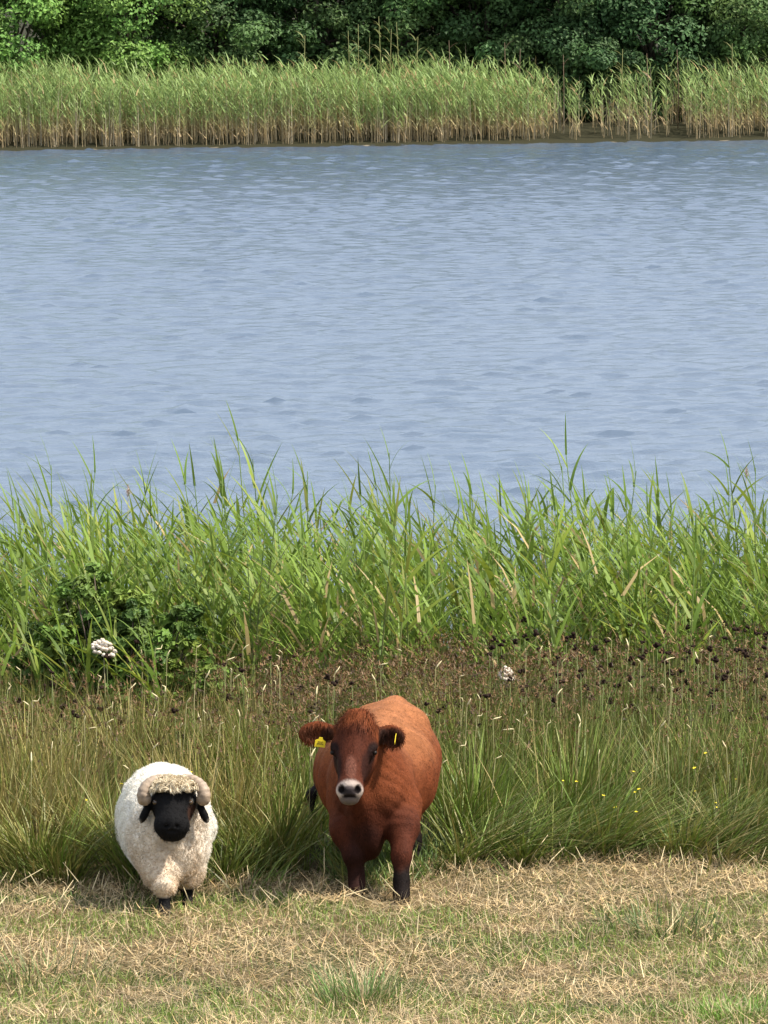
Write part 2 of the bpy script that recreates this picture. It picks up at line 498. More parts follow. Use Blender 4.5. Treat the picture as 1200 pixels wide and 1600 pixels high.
fr = np.random.default_rng(5)
def far_xy(n):
    x = fr.uniform(-14.5, 14.5, n * 3); y = fr.uniform(137.75, 141.3, n * 3)
    dens = np.interp(x, [-15, 2.5, 4, 5.2, 5.9, 6.3, 7.0, 8.4, 9.5, 15], [1, 1, .7, .22, .05, .10, .22, .16, .42, .6])
    dens = dens * (.6 + .6 * vn2(x, y, 1.2, 6.))
    keep = fr.random(n * 3) < dens
    x, y = x[keep][:n], y[keep][:n]
    return x, y + far_dy(x)
fx, fy = far_xy(4000)
fh = (1.20 + .45 * vn2(fx, fy, .5, 8.) + .45 * vn2(fx, fy, 2.1, 18.) + fr.normal(0, .15, len(fx))) * np.interp(fx, [-12, -7, -3, 2, 4, 6, 9], [1.05, 1.02, 1.04, 1.0, .95, .92, .98])
far_parts = []
V, F, K = reed_mass(len(fx), (fx, fy), fh, 31, 0, np.array([.50, .365, .20]), np.array([.245, .330, .105]), .034, .42, 8, .015, .10)
dn = 1300     # dead pale stalks of earlier years
dx, dy_ = fx[:dn], fy[:dn] - .05
dh = fh[:dn] * fr.uniform(.5, 1.12, dn)
dc = np.array([.60, .50, .33]) * fr.uniform(.6, 1.2, (dn, 1))
dead_st = blades(np.stack([dx + .05, dy_, np.maximum(zg(dx, dy_), WATER_Z - .3)], -1), fr.uniform(0, 6.28, dn), dh, np.abs(fr.normal(0, .06, dn)), 0., .022, 2, dc * .8, dc, twist=fr.uniform(-.5, .5, dn))
V, F, K = merge([(V, F, K), dead_st])
o = link('far_reed_bed', mesh('far_reed_bed', V, F, m_reed, K, smooth=False))
tag(o, 'dense far reed bed, tan at the foot and green above, along the far shore', 'reeds', kind='stuff')

# tall single stalks that stand out of the far bed
for i, (x, y, h) in enumerate([(-1.0, 139.3, 2.9), (-.75, 139.2, 3.1), (-.45, 139.4, 2.8), (-.1, 139.3, 3.3), (.15, 139.5, 2.9), (.42, 139.2, 3.15), (-2.3, 139.4, 2.75),
                               (.9, 139.3, 2.7), (1.9, 139.3, 2.6), (3.5, 139.2, 2.55), (3.9, 139.3, 2.35), (5.2, 139.1, 2.2), (6.9, 139.1, 2.35), (7.7, 139.2, 2.2), (8.6, 139.2, 2.3), (10.2, 139.3, 2.45)]):
    y = y + float(far_dy(x)); z0 = zg1(x, y)
    dead = i in (8, 9, 10, 11, 13, 14)
    t = empty('tall_reed', (x, y, z0))
    tag(t, 'bare dead brown reed stalk standing above the thin far reeds' if dead else 'tall pale green reed stalk rising above the far reed bed', 'reed',
        'dead stalks in the far reeds' if dead else 'tall stalks above the far reed bed')
    cs = np.array([.22, .15, .09]) if dead else np.array([.27, .27, .10])
    v, f = tube([(0, 0, -.05), (.02, 0, h * .5), (random.uniform(-.08, .08), 0, h)], [.016, .013, .006], 5)
    link('stem', mesh('stem', v, f, m_reed, np.broadcast_to(cs, (len(v), 3))), t)
    for k in range(2 if dead else 8):
        tz = h * random.uniform(.5, .97)
        v, f, c = blades(np.array([[0.01, 0, tz]]), random.choice([math.pi, math.pi, 0]) + random.uniform(-.7, .7), .38, random.uniform(.3, .7), 1.0, .04, 3, cs * .9, cs * 1.1)
        link('leaf', mesh('leaf', v, f, m_reed, c, smooth=False), t)

# strip of trodden, pale mud and dead litter at the far water line
sx = np.linspace(-16, 16, 160)
m_mud = mat_plain('shore_mud', (.13, .105, .07), rough=.8, spec=.3, noise=.45, nscale=3, bump=.5)
V = []; 
for xx in sx:
    j = .12 * math.sin(xx * 1.7) + .1 * math.sin(xx * 4.3 + 1)
    q = float(far_dy(xx)); V += [(xx, 137.35 + j + q, WATER_Z - .03), (xx, 137.6 + j + q, WATER_Z + .015 + .01 * math.sin(xx * 9)), (xx, 137.95 + j + q, WATER_Z + .02), (xx, 138.3 + q, WATER_Z - .06)]
F = [[4 * i + k, 4 * i + 4 + k, 4 * i + 5 + k, 4 * i + 1 + k] for i in range(len(sx) - 1) for k in range(3)]
o = link('far_shore', mesh('far_shore', np.array(V), np.array(F), m_mud))
tag(o, 'thin pale muddy rim of the far shore below the reeds', 'shore', kind='structure')

# ---------------------------------------------------------------- near reeds
RG0 = np.array([.20, .22, .065]); RG1 = np.array([.125, .235, .045])
def reed_leaf_mesh(i):
    r = np.random.default_rng(60 + i)
    tone = np.array([[.155, .230, .030], [.205, .260, .040], [.115, .180, .028], [.235, .250, .046], [.14, .220, .038], [.175, .220, .026]][i])
    v, f, c = blades(np.array([[0, 0, 0.]]), 0.0, 1.0, .38 + .06 * i, [.25, .45, .75, .3, .9, .55][i], 0.052 + .006 * (i % 3), 6, tone * .9, tone * 1.05, twist=np.array([.15 * (i - 2)]))
    # leaf fold: lift both edges a little
    return mesh('reed_leaf', v, f, m_reed_i, c, smooth=True)
LEAVES = [reed_leaf_mesh(i) for i in range(6)]
def reed_stem_mesh(i):
    b = [.04, -.03, .07, -.06][i]
    v, f = tube([(0, 0, -.04), (b * .1, 0, .35), (b * .5, .01, .7), (b, 0, 1.0)], [.0075, .007, .0055, .003], 5)
    zz = np.clip(v[:, 2], 0, 1)[:, None]
    c = np.array([.27, .225, .10]) * (1 - zz) + np.array([.15, .24, .055]) * zz
    return mesh('reed_stem', v, f, m_reed_i, c)
STEMS = [reed_stem_mesh(i) for i in range(4)]

rr = random.Random(17)
def place_reed(x, y, h):
    z0 = max(zg1(x, y), WATER_Z - .3)
    t = empty('reed', (x, y, z0))
    t.rotation_euler = (rr.gauss(0, .03), rr.gauss(-.035, .05), 0)
    tag(t, 'green leafy reed of the near bed, leaves swept by the wind', 'reed', 'single reeds of the near reed bed')
    si = rr.randrange(4); sb = [.04, -.03, .07, -.06][si]
    sxf = lambda f: float(np.interp(f, [0, .35, .7, 1], [0, .1 * sb, .5 * sb, sb]))
    link('stem', STEMS[si], t, scale=(1, 1, h))
    n = rr.randint(8, 10)
    for k in range(n):
        f = .30 + .68 * (k + rr.random() * .7) / n
        if f > 1: f = 1
        az = math.pi + rr.gauss(0, .75)
        if rr.random() < .2: az = rr.gauss(0, .8)
        L = (.42 + .26 * rr.random()) * (1 - .35 * max(0, f - .75) / .25)
        tilt = rr.uniform(-.18, .3) - .22 * max(0, (f - .7) / .3)
        link('leaf', rr.choice(LEAVES), t, loc=(sxf(f), 0, h * f), rot=(0, tilt, az), scale=L)
    # the spear of rolled young leaves at the tip
    link('leaf', LEAVES[0], t, loc=(sxf(.97), 0, h * .97), rot=(0, -.28, math.pi + rr.gauss(0, .8)), scale=.3 + .1 * rr.random())
    return t

def top_h(x):   # height profile of the near bed along x
    return float(np.interp(x, [-4, -3, -2.6, -2.2, -1.6, -1.1, -.6, 0, .5, 1.0, 1.6, 2.1, 2.6, 3.2, 4], [1.55, 1.6, 1.82, 1.6, 1.75, 1.95, 1.7, 1.85, 1.6, 1.65, 1.9, 1.7, 1.65, 1.82, 1.8]))
spots = []
for i in range(280):
    x = rr.uniform(-3.9, 3.9); y = float(np.interp(x, [-5, .2, .9, 5], [35.1, 35.2, 36.1, 36.1])) + 6.6 * rr.random() ** 1.1
    if x < -1.2 and x > -2.7 and y < 36.3: y += 1.4
    h = top_h(x) * (.56 + .44 * rr.random() ** 1.2)
    spots.append((x, y, h))
spots += [(-1.07, 40.8, 2.08), (-1.02, 40.9, 1.85), (.12, 40.4, 1.92), (1.72, 40.6, 1.95), (-2.75, 40.2, 1.82), (-2.6, 40.5, 1.8), (3.1, 40.4, 1.9), (2.0, 40.9, 1.75), (-.6, 40.6, 1.75)]
spots += [(rr.uniform(-3.0, -1.15), rr.uniform(34.5, 34.7), rr.uniform(.5, 1.0)) for _ in range(7)]
for s in spots: place_reed(*s)

nr = np.random.default_rng(8)
n_ = 1080
nxx = nr.uniform(-4.6, 4.6, n_); nyy = np.interp(nxx, [-5, .2, .9, 5], [34.9, 35.0, 35.9, 35.9]) + 7.4 * nr.random(n_)
k = (nxx > -2.65) & (nxx < -1.25) & (nyy < 36.0); nyy[k] += 1.4
# leave narrow gaps where the water shows between the stems
for gx_, gw in ((.62, .13), (1.95, .09), (-2.1, .05)):
    k = (np.abs(nxx - gx_) < gw) & (nr.random(n_) < .85)
    nxx[k] += np.where(nr.random(k.sum()) < .5, -1, 1) * gw * 1.6
nh = np.array([top_h(a) for a in nxx]) * nr.uniform(.42, .82, n_)
V, F, K = reed_mass(n_, (nxx, nyy), nh, 33, 0, np.array([.25, .20, .085]), np.array([.145, .212, .032]), .028, .50, 9, .010, .10)
o = link('near_reed_bed', mesh('near_reed_bed', V, F, m_reed, K, smooth=False))
tag(o, 'thick mass of shorter green reeds filling the near reed bed', 'reeds', kind='stuff')

ux = nr.uniform(-4.5, 4.5, 9000); uy = np.interp(ux, [-5, .2, .9, 5], [34.7, 34.8, 35.7, 35.7]) + 6 * nr.random(9000)
uy = np.where((ux > -2.65) & (ux < -1.25) & (uy < 35.8), uy + 1.2, uy)
uc = np.array([.11, .165, .03]) * (.6 + .8 * nr.random((9000, 1))) + np.array([.12, .07, .03]) * (nr.random((9000, 1)) < .25)
V, F, K = blades(np.stack([ux, uy, zg(ux, uy) - .02], -1), nr.uniform(0, 6.28, 9000), nr.uniform(.3, .8, 9000), np.abs(nr.normal(.15, .15, 9000)), nr.uniform(.1, .6, 9000), nr.uniform(.007, .014, 9000), 3, uc, uc * 1.1)
o = link('reed_undergrowth', mesh('reed_undergrowth', V, F, m_reed, K, smooth=False))
tag(o, 'short sedge and grass growing between the near reed stems', 'sedge', kind='stuff')

# ---------------------------------------------------------------- shrub in the reeds
def shrub(x, y, lobes, label):
    z0 = zg1(x, y)
    t = empty('shrub', (x, y, z0))
    tag(t, label, 'shrub')
    parts, st = [], []
    for i, (lx, ly, lz, lr, tone) in enumerate(lobes):
        (V, F, K), cc = crown((lx, ly, lz), (lr * 1.15, lr * .95, lr * 1.3), 20, 62, .050, np.array(tone), 400 + i + int(x * 7))
        parts.append((V, F, K))
        for c in cc[::4]:
            v, f = tube([(lx * .3, ly * .3, -.03), ((lx * .3 + c[0]) / 2, c[1] * .6, c[2] * .5), c], [.014, .009, .003], 4); st.append((v, f, 0))
    V, F, K = merge(parts)
    o = link('foliage', mesh('foliage', V, F, m_leaf, K, smooth=False), t); o['kind'] = 'stuff'
    V, F, _ = merge(st)
    link('stem', mesh('stem', V, F, m_bark), t)
SG = (.120, .185, .030); SD = (.080, .135, .024)
sr = random.Random(4)
lobes = []
for k in range(34):
    lx = sr.uniform(-.66, .58); hz = sr.random() ** 1.25
    top = 1.08 - .75 * abs(lx + .05) + .25 * sr.random()
    lobes.append((lx, sr.uniform(-.1, .25), .12 + hz * top, sr.uniform(.15, .24) * (1.1 - .35 * hz), sr.choice([SG, SD, SD, (.14, .19, .03)])))
shrub(-1.92, 35.05, lobes, 'dark leafy green shrub growing in front of the near reeds')

# ---------------------------------------------------------------- rushes and rough grass between field and reeds
def edge_y(x):      # front edge of the unmown strip
    x = np.asarray(x, float)
    return (vn2(x, x * 0, 2.3, 50.) - .5) * .5 + (vn2(x, x * 0, 7., 57.) - .5) * .22 + np.interp(x, [-5, -2.6, -1.9, -1.0, -.3, .6, 1.2, 2.0, 2.6, 5], [29.6, 29.75, 29.75, 29.9, 30.1, 30.2, 30.55, 30.65, 30.75, 30.9])
def clear_animals(x, y):
    """keep blades out of the bodies of the two animals"""
    cow = ((x - .0) / .42) ** 2 + ((y - 30.75) / 1.05) ** 2 < 1
    shp = ((x + 1.37) / .27) ** 2 + ((y - 29.9) / .72) ** 2 < 1
    return ~(cow | shp)
gr = np.random.default_rng(44)
def back_y(x):      # where the rushes give way to the reeds
    return np.interp(x, [-5, -.6, .2, .9, 5], [35.0, 35.0, 35.3, 36.3, 36.3])
n_ = 44000
x = gr.uniform(-4.6, 4.6, n_); ey = edge_y(x)
y = ey + (back_y(x) + .3 - ey) * gr.random(n_) ** 1.05 + gr.normal(0, .08, n_)
k = clear_animals(x, y); x, y = x[k], y[k]; n_ = len(x)
dep = y - edge_y(x)
# tussocks: pull the feet together in clumps
cx_ = gr.uniform(-4.7, 4.7, 380); cy_ = gr.uniform(29.6, 37.7, 380)
nr_ = ((x[:, None] - cx_[None]) ** 2 + (y[:, None] - cy_[None]) ** 2).argmin(1)
pull = .85 * gr.random(n_) ** .7
ox, oy = x - cx_[nr_], y - cy_[nr_]
x = x - ox * pull; y = y - oy * pull
z = zg(x, y)
cl = vn2(x, y, 1.6, 12.)
L = (.50 + .26 * cl) * gr.uniform(.55, 1.15, n_) * np.interp(dep, [0, .25, .8, 3], [.55, .85, 1.0, 1.05])
lean0 = np.interp(dep, [0, .5, 1.4, 3], [.55, .42, .28, .16])
lean = np.abs(gr.normal(lean0, .16))
az = np.arctan2(oy - .12, ox + np.where(x > .6, .10, -.02)) + gr.normal(0, .55, n_)          # lodged forwards, to the right on the right
curve = gr.uniform(.15, .7, n_) + np.where(dep < 1.0, .4, 0) * gr.random(n_)
dry = np.clip(gr.normal(.08, .24, n_) + .45 * (vn2(x, y, .9, 5.) - .5) + np.where((x < -.8) & (dep > .9), .36, 0), 0, 1)[:, None]
green = np.array([.105, .185, .022]) * (.3 + 1.25 * gr.random((n_, 1)) ** 1.5)
olive = np.array([.17, .175, .032])
yel = np.array([.44, .33, .12]) * (.7 + .6 * gr.random((n_, 1)))
c0 = green * .9 * (1 - dry) + yel * .7 * dry
c1 = (green * .5 + olive * .5) * (1 - dry) + yel * dry
ctone = (.7 + .6 * gr.random(380))[nr_][:, None]; c0 = c0 * ctone; c1 = c1 * ctone; L = L * (.85 + .3 * gr.random(380))[nr_]
V, F, K = blades(np.stack([x, y, z - .01], -1), az, L, lean, curve, gr.uniform(.005, .014, n_), 4, c0, c1)
o = link('rush_bed', mesh('rush_bed', V, F, m_grass, K, smooth=False))
tag(o, 'tangled green rushes and rough grass between the field and the reeds', 'rushes', kind='stuff')

ux = np.concatenate([gr.uniform(-.5, .5, 3600), gr.uniform(-1.75, -1.0, 1800)]); uy = np.concatenate([gr.uniform(29.75, 31.9, 3600), gr.uniform(29.3, 30.7, 1800)])
k = ~clear_animals(ux, uy) & (uy > edge_y(ux) - .1); ux, uy = ux[k], uy[k]; un = len(ux)
uc = np.array([.10, .16, .028]) * gr.uniform(.4, 1.4, (un, 1)) + np.array([.14, .09, .03]) * (gr.random((un, 1)) < .25)
V, F, K = blades(np.stack([ux, uy, zg(ux, uy) - .01], -1), gr.uniform(0, 6.28, un), gr.uniform(.08, .24, un), np.abs(gr.normal(.4, .3, un)), gr.uniform(.2, .9, un), gr.uniform(.005, .011, un), 3, uc * .8, uc)
o = link('trodden_grass', mesh('trodden_grass', V, F, m_grass, K, smooth=False))
tag(o, 'short trodden grass underneath the two animals', 'grass', kind='stuff')

# brown flower tufts in the upper part of the rushes
n_ = 19000
x = gr.uniform(-4.4, 4.4, n_); y = edge_y(x) + .9 + (back_y(x) + .5 - edge_y(x) - .9) * gr.beta(2.2, 1.5, n_)
dn = np.where(x < -.9, .28, 1.0) * (smoothstep(.38, .72, vn2(x, y, .75, 15.) * .6 + vn2(x, y, 2.2, 25.) * .4) * 1.2 + .26)
k = clear_animals(x, y) & (gr.random(n_) < dn); x, y = x[k], y[k]; n_ = len(x)
hh = gr.uniform(.42, .80, n_) * np.interp(y - edge_y(x), [.8, 2, 4], [.7, .92, 1.0])
pos = np.stack([x, y, zg(x, y) + hh], -1)
parts = []
tone = np.array([.155, .084, .032]) * (.25 + 1.0 * gr.random((n_, 1)))
for j in range(5):
    pj = pos + gr.normal(0, .013, (n_, 3))
    parts.append(blades(pj, gr.uniform(0, 6.28, n_), gr.uniform(.018, .046, n_), gr.uniform(0, 1.4, n_), .5, gr.uniform(.008, .017, n_), 1, tone, tone * 1.2))
st = blades(np.stack([x, y, zg(x, y) - .01], -1), gr.uniform(0, 6.28, n_), hh + .02, 0.0, 0.0, .0045, 2, np.array([.10, .14, .03]) * (.7 + .6 * gr.random((n_, 1))), np.array([.15, .12, .05]))
parts.append(st)
n2_ = 8000    # upright rush stems, green to gold
sx2 = gr.uniform(-4.4, 4.4, n2_); sy2 = edge_y(sx2) + gr.uniform(.9, 6.6, n2_)
k = clear_animals(sx2, sy2) & (sy2 < back_y(sx2)); sx2, sy2 = sx2[k], sy2[k]; n2_ = len(sx2)
gold = gr.random((n2_, 1)) < np.where(sx2 < -.6, .55, .28)[:, None]
sc = np.where(gold, np.array([.44, .34, .14]), np.array([.14, .20, .035])) * gr.uniform(.45, 1.35, (n2_, 1))
parts.append(blades(np.stack([sx2, sy2, zg(sx2, sy2) - .01], -1), gr.uniform(0, 6.28, n2_), gr.uniform(.42, .82, n2_), np.abs(gr.normal(.1, .1, n2_)), gr.uniform(0, .35, n2_), gr.uniform(.005, .009, n2_), 3, sc * .8, sc))
# lodged blades sweeping out over the edge of the field
n2_ = 2600
sx2 = gr.uniform(.35, 4.2, n2_); sy2 = edge_y(sx2) + gr.uniform(.05, 1.1, n2_)
sc = np.where(gr.random((n2_, 1)) < .3, np.array([.38, .32, .14]), np.array([.125, .19, .033])) * gr.uniform(.4, 1.4, (n2_, 1))
parts.append(blades(np.stack([sx2, sy2, zg(sx2, sy2) - .01], -1), gr.normal(-.45, .45, n2_), gr.uniform(.4, .85, n2_), gr.uniform(.55, 1.0, n2_), gr.uniform(.3, .75, n2_), gr.uniform(.005, .010, n2_), 4, sc * .8, sc))
V, F, K = merge(parts)
o = link('rush_flowers', mesh('rush_flowers', V, F, m_straw, K, smooth=False))
tag(o, 'upright rush stems and tiny brown flower tufts over the rush bed', 'rushes', kind='stuff')

# single rush stalks with dark seed heads
def stalk_mesh(i):
    v, f = tube([(0, 0, -.03), (.01 * (i - 1), 0, .5), (.03 * (i - 1), .01, 1.0)], [.0035, .003, .002], 4)
    return mesh('rush_stem', v, f, m_grass, np.broadcast_to(np.array([.12, .15, .035]), (len(v), 3)))
STK = [stalk_mesh(i) for i in range(3)]
def head_mesh(i):
    r = np.random.default_rng(i + 70); ps = []
    for k in range(5):
        v, f = ball(r.normal(0, .009, 3) + np.array([0, 0, .004]), r.uniform(.007, .013, 3), 4, 6); ps.append((v, f, 0))
    V, F, _ = merge(ps)
    return mesh('seed_head', V, F, m_head)
HDS = [head_mesh(i) for i in range(4)]
hr = random.Random(29)
for i in range(190):
    x = hr.uniform(.75, 2.95) if hr.random() < .72 else hr.uniform(-2.6, .75)
    y = hr.uniform(33.2, 36.3) if x > .75 else hr.uniform(32.4, 34.9)
    h = hr.uniform(.46, .88)
    z0 = zg1(x, y)
    t = empty('rush_stalk', (x, y, z0), hr.uniform(0, 6.28))
    tag(t, 'thin rush stalk topped with a dark brown seed head', 'rush', 'rush stalks with dark seed heads')
    j = hr.randrange(3)
    link('stem', STK[j], t, scale=(1, 1, h))
    link('seed_head', HDS[hr.randrange(4)], t, loc=(.03 * (j - 1), .01, h), scale=hr.uniform(.8, 1.5))

# pale dry grass stalks with drooping heads
def pale_mesh(i):
    r = np.random.default_rng(i + 90)
    b = r.uniform(-.06, .06)
    v, f = tube([(0, 0, -.03), (b * .4, 0, .4), (b, 0, .8)], [.003, .0025, .002], 4)
    s = mesh('grass_stem', v, f, m_straw, np.broadcast_to(np.array([.24, .22, .09]), (len(v), 3)))
    q = r.uniform(-.03, .03); q2 = q + r.uniform(-.035, .035)
    v, f = tube([(0, 0, 0), (q * .4, .002, .02), (q, .004, .05), (q2, .006, .075)], [.002, .0065, .0055, .0015], 5)
    h = mesh('grass_head', v, f, m_straw, np.broadcast_to(np.array([.74, .63, .36]), (len(v), 3)))
    return s, h, b
PAL = [pale_mesh(i) for i in range(9)]
for i in range(120):
    x = hr.uniform(-2.8, 2.8); y = float(edge_y(x)) + hr.uniform(.5, 5.2)
    if not bool(clear_animals(np.array([x]), np.array([y]))[0]): continue
    h = hr.uniform(.5, .9)
    t = empty('dry_grass_stalk', (x, y, zg1(x, y)), hr.uniform(-.6, .6))
    tag(t, 'dry grass stalk with a slim straw coloured head among rushes', 'grass stalk', 'dry grass stalks in the rushes')
    s, hd, b = PAL[hr.randrange(9)]
    link('stem', s, t, scale=(1, 1, h / .8)); link('seed_head', hd, t, loc=(b, 0, h - .004), rot=(hr.uniform(-.5, .5), hr.uniform(-1.3, 1.3), 0), scale=hr.uniform(.45, .95))

# ---------------------------------------------------------------- mown field: straw, stubble and green shoots
fr = np.random.default_rng(77)
def field_xy(n):
    x = fr.uniform(-4.2, 4.2, n); y = fr.uniform(24.8, 31.2, n)
    k = (y < edge_y(x) + .25 + .1 * fr.normal(size=n)); return x[k], y[k]
def greenness(x, y):
    g1 = vn2(x, y * 1.6, 1.05, 20.) * .6 + vn2(x, y * 1.3, 3.1, 31.) * .4
    return smoothstep(.50, .66, g1 + np.interp(y, [25.5, 26.6, 28, 29.3, 30.6], [.18, .15, .08, .03, -.08]))
parts = []
# lying straw
x, y = field_xy(125000); n_ = len(x)
k = fr.random(n_) > greenness(x, y) * .62; x, y = x[k], y[k]; n_ = len(x)
z = zg(x, y)
tone = np.array([.58, .42, .215]) * (.16 + 1.2 * fr.random((n_, 1))) * np.array([1, 1, 1]) * (1 + .12 * fr.normal(size=(n_, 1)) * np.array([0, .4, 1]))
tone = np.clip(tone, .03, .8)
wash = (vn2(x, y, 2.2, 41.) * .5 + .72)[:, None]
parts.append(blades(np.stack([x, y, z + .002 + .05 * fr.random(n_) ** 1.6], -1), fr.uniform(0, 6.28, n_), fr.uniform(.03, .24, n_) * fr.uniform(.4, 1, n_), fr.normal(1.42, .22, n_), fr.normal(.15, .4, n_), fr.uniform(.002, .0058, n_), 2, tone * wash, tone * wash * 1.05))
# standing cut stubble
x, y = field_xy(16000); n_ = len(x); z = zg(x, y)
tone = np.array([.60, .46, .27]) * (.6 + .6 * fr.random((n_, 1)))
parts.append(blades(np.stack([x, y, z - .01], -1), fr.uniform(0, 6.28, n_), fr.uniform(.05, .17, n_), np.abs(fr.normal(.5, .35, n_)), fr.normal(.3, .4, n_), fr.uniform(.003, .006, n_), 2, tone * .8, tone))
V, F, K = merge(parts)
o = link('mown_straw', mesh('mown_straw', V, F, m_straw, K, smooth=False))
tag(o, 'tan mown straw and stubble lying over the field', 'straw', kind='stuff')
# green shoots
x, y = field_xy(125000); n_ = len(x)
k = fr.random(n_) < .10 + greenness(x, y) * .9; x, y = x[k], y[k]; n_ = len(x); z = zg(x, y)
tone = np.array([.15, .235, .038]) * (.6 + .8 * fr.random((n_, 1))) + np.array([.06, .03, .005]) * fr.random((n_, 1))
V, F, K = blades(np.stack([x, y, z - .008], -1), fr.uniform(0, 6.28, n_), fr.uniform(.03, .105, n_), np.abs(fr.normal(.55, .4, n_)), fr.normal(.5, .4, n_), fr.uniform(.003, .0065, n_), 2, tone * .8, tone)
o = link('green_grass', mesh('green_grass', V, F, m_grass, K, smooth=False))
tag(o, 'short green grass regrowing in patches through the straw', 'grass', kind='stuff')

# long stray straws sticking up at the edge of the field
LS = []
for i in range(6):
    r = np.random.default_rng(i + 300)
    b = r.uniform(-.1, .1)
    v, f = tube([(0, 0, -.02), (b * .3, 0, .5), (b, .03, 1.0)], [.0038, .0032, .0016], 5)
    LS.append(mesh('straw_stem', v, f, m_straw, np.broadcast_to(np.array([.60, .49, .28]) * r.uniform(.75, 1.1), (len(v), 3))))
for i in range(85):
    x = hr.uniform(-2.5, 2.5); y = float(edge_y(x)) - hr.uniform(-.1, .75) if hr.random() < .6 else hr.uniform(26.3, 29.6)
    o = link('stray_straw', hr.choice(LS), None, (x, y, zg1(x, y)), (hr.gauss(0, .55), hr.gauss(.1, .6), hr.uniform(0, 6.28)), (1, 1, hr.uniform(.14, .34)))
    tag(o, 'single long pale straw sticking up out of the mown field', 'straw', 'long straws sticking out of the field')

# tuft of long grass near the bottom of the field
def tuft(x, y, n, h, label, seed, tone, wid=.16):
    r = np.random.default_rng(seed)
    t = empty('grass_tuft', (x, y, zg1(x, y)))
    tag(t, label, 'grass')
    bx = r.normal(0, wid, n); by = r.normal(0, wid * .8, n)
    az = np.arctan2(by, bx) + r.normal(0, .6, n)
    dry = (r.random((n, 1)) < .3)
    c = np.where(dry, np.array([.45, .36, .19]), np.array(tone)) * (.6 + .8 * r.random((n, 1)))
    V, F, K = blades(np.stack([bx, by, np.full(n, -.01)], -1), az, h * r.uniform(.5, 1.1, n), np.abs(r.normal(.35, .25, n)), r.uniform(.2, .9, n), r.uniform(.004, .008, n), 4, c * .8, c)
    o = link('blades', mesh('blades', V, F, m_grass, K, smooth=False), t); o['kind'] = 'stuff'
tuft(-.12, 26.6, 420, .30, 'long green and straw grass tuft standing out of the mown field', 1, (.12, .20, .045))
tuft(1.72, 28.6, 220, .26, 'dark green rush tuft regrowing in the mown field', 2, (.07, .13, .03), .2)
tuft(-2.0, 27.3, 200, .24, 'thin green grass tuft in the straw in front of the sheep', 3, (.10, .16, .04), .22)
tuft(2.0, 26.05, 1100, .11, 'low bright green grass clump in the mown field', 4, (.14, .27, .03), .22)

# ---------------------------------------------------------------- flowers
m_white = mat_plain('umbel_white', (.54, .46, .37), rough=.8, spec=.2, noise=.12, nscale=90)
m_stemd = mat_plain('flower_stem', (.22, .20, .10), rough=.7, spec=.2, noise=.3, nscale=30)
m_yel = mat_plain('petal_yellow', (.80, .62, .03), rough=.6, spec=.3, noise=.1, nscale=50)
def umbel(x, y, h, w, label, seed):
    r = random.Random(seed)
    t = empty('umbel_flower', (x, y, zg1(x, y)))
    tag(t, label, 'flower')
    v, f = tube([(0, 0, -.03), (.01, 0, h * .5), (0, 0, h * .9)], [.007, .006, .004], 6)
    s = link('stem', mesh('stem', v, f, m_stemd), t)
    k = 0
    for ring, nn in ((0, 1), (.38, 6), (.72, 11), (1.0, 15)):
        for a in range(nn):
            an = 6.28 * a / nn + r.uniform(-.2, .2)
            px, py = math.cos(an) * ring * w, math.sin(an) * ring * w * .8
            pz = h * .9 + .075 - ring ** 2 * .055 + r.uniform(-.008, .008) - px * .25 + py * .5
            v, f = tube([(0, 0, h * .9), (px * .6, py * .6, h * .9 + .035), (px, py, pz)], .0018, 4)
            link('ray', mesh('ray', v, f, m_stemd), t)
            v, f = ball((px, py, pz), (.0185, .0185, .015), 5, 8)
            v = v + np.random.default_rng(k + seed).normal(0, .0016, v.shape); k += 1
            link('umbellet', mesh('umbellet', v, f, m_white), t)
umbel(-2.04, 34.55, .91, .078, 'white flower head on a brown stem in front of the shrub', 3)
umbel(.905, 35.0, .63, .048, 'small white flower head at the top of the brown rushes', 4)
# pinkish seed plumes above the reeds
def plume(x, y, h, label):
    t = empty('reed_plume', (x, y, max(zg1(x, y), WATER_Z - .3)))
    tag(t, label, 'reed', 'reed plumes')
    v, f = tube([(0, 0, -.03), (.02, 0, h)], [.005, .003], 5)
    link('stem', mesh('stem', v, f, m_stemd), t)
    n = 70; r = np.random.default_rng(int(h * 100))
    tt = r.random(n)
    V, F, K = blades(np.stack([.02 + 0 * tt, 0 * tt, h - .02 + .11 * tt], -1), r.uniform(0, 6.28, n), .05 * (1.1 - tt), .7, .7, .007, 2, np.array([.42, .30, .24]), np.array([.55, .42, .36]))
    link('plume', mesh('plume', V, F, m_straw, K, smooth=False), t)
plume(-2.20, 40.6, 1.55, 'small pinkish reed plume above the reed tops over the shrub')
plume(3.05, 40.4, 1.72, 'pale pinkish reed plume beside the tall reeds')
pm = []
for k in range(5):
    a = 6.28 * k / 5
    ca, sa = math.cos(a), math.sin(a)
    pm.append((np.array([[0, 0, 0], [ca * .006 - sa * .005, sa * .006 + ca * .005, .004], [ca * .014, sa * .014, .006], [ca * .006 + sa * .005, sa * .006 - ca * .005, .004]]), np.array([[0, 1, 2], [0, 2, 3]]), 0))
V, F, _ = merge(pm); PET = mesh('petals', V, F, m_yel)
v, f = tube([(0, 0, -.03), (.01, 0, .5), (0, 0, 1)], .0018, 4); FST = mesh('flower_stem', v, f, m_stemd)
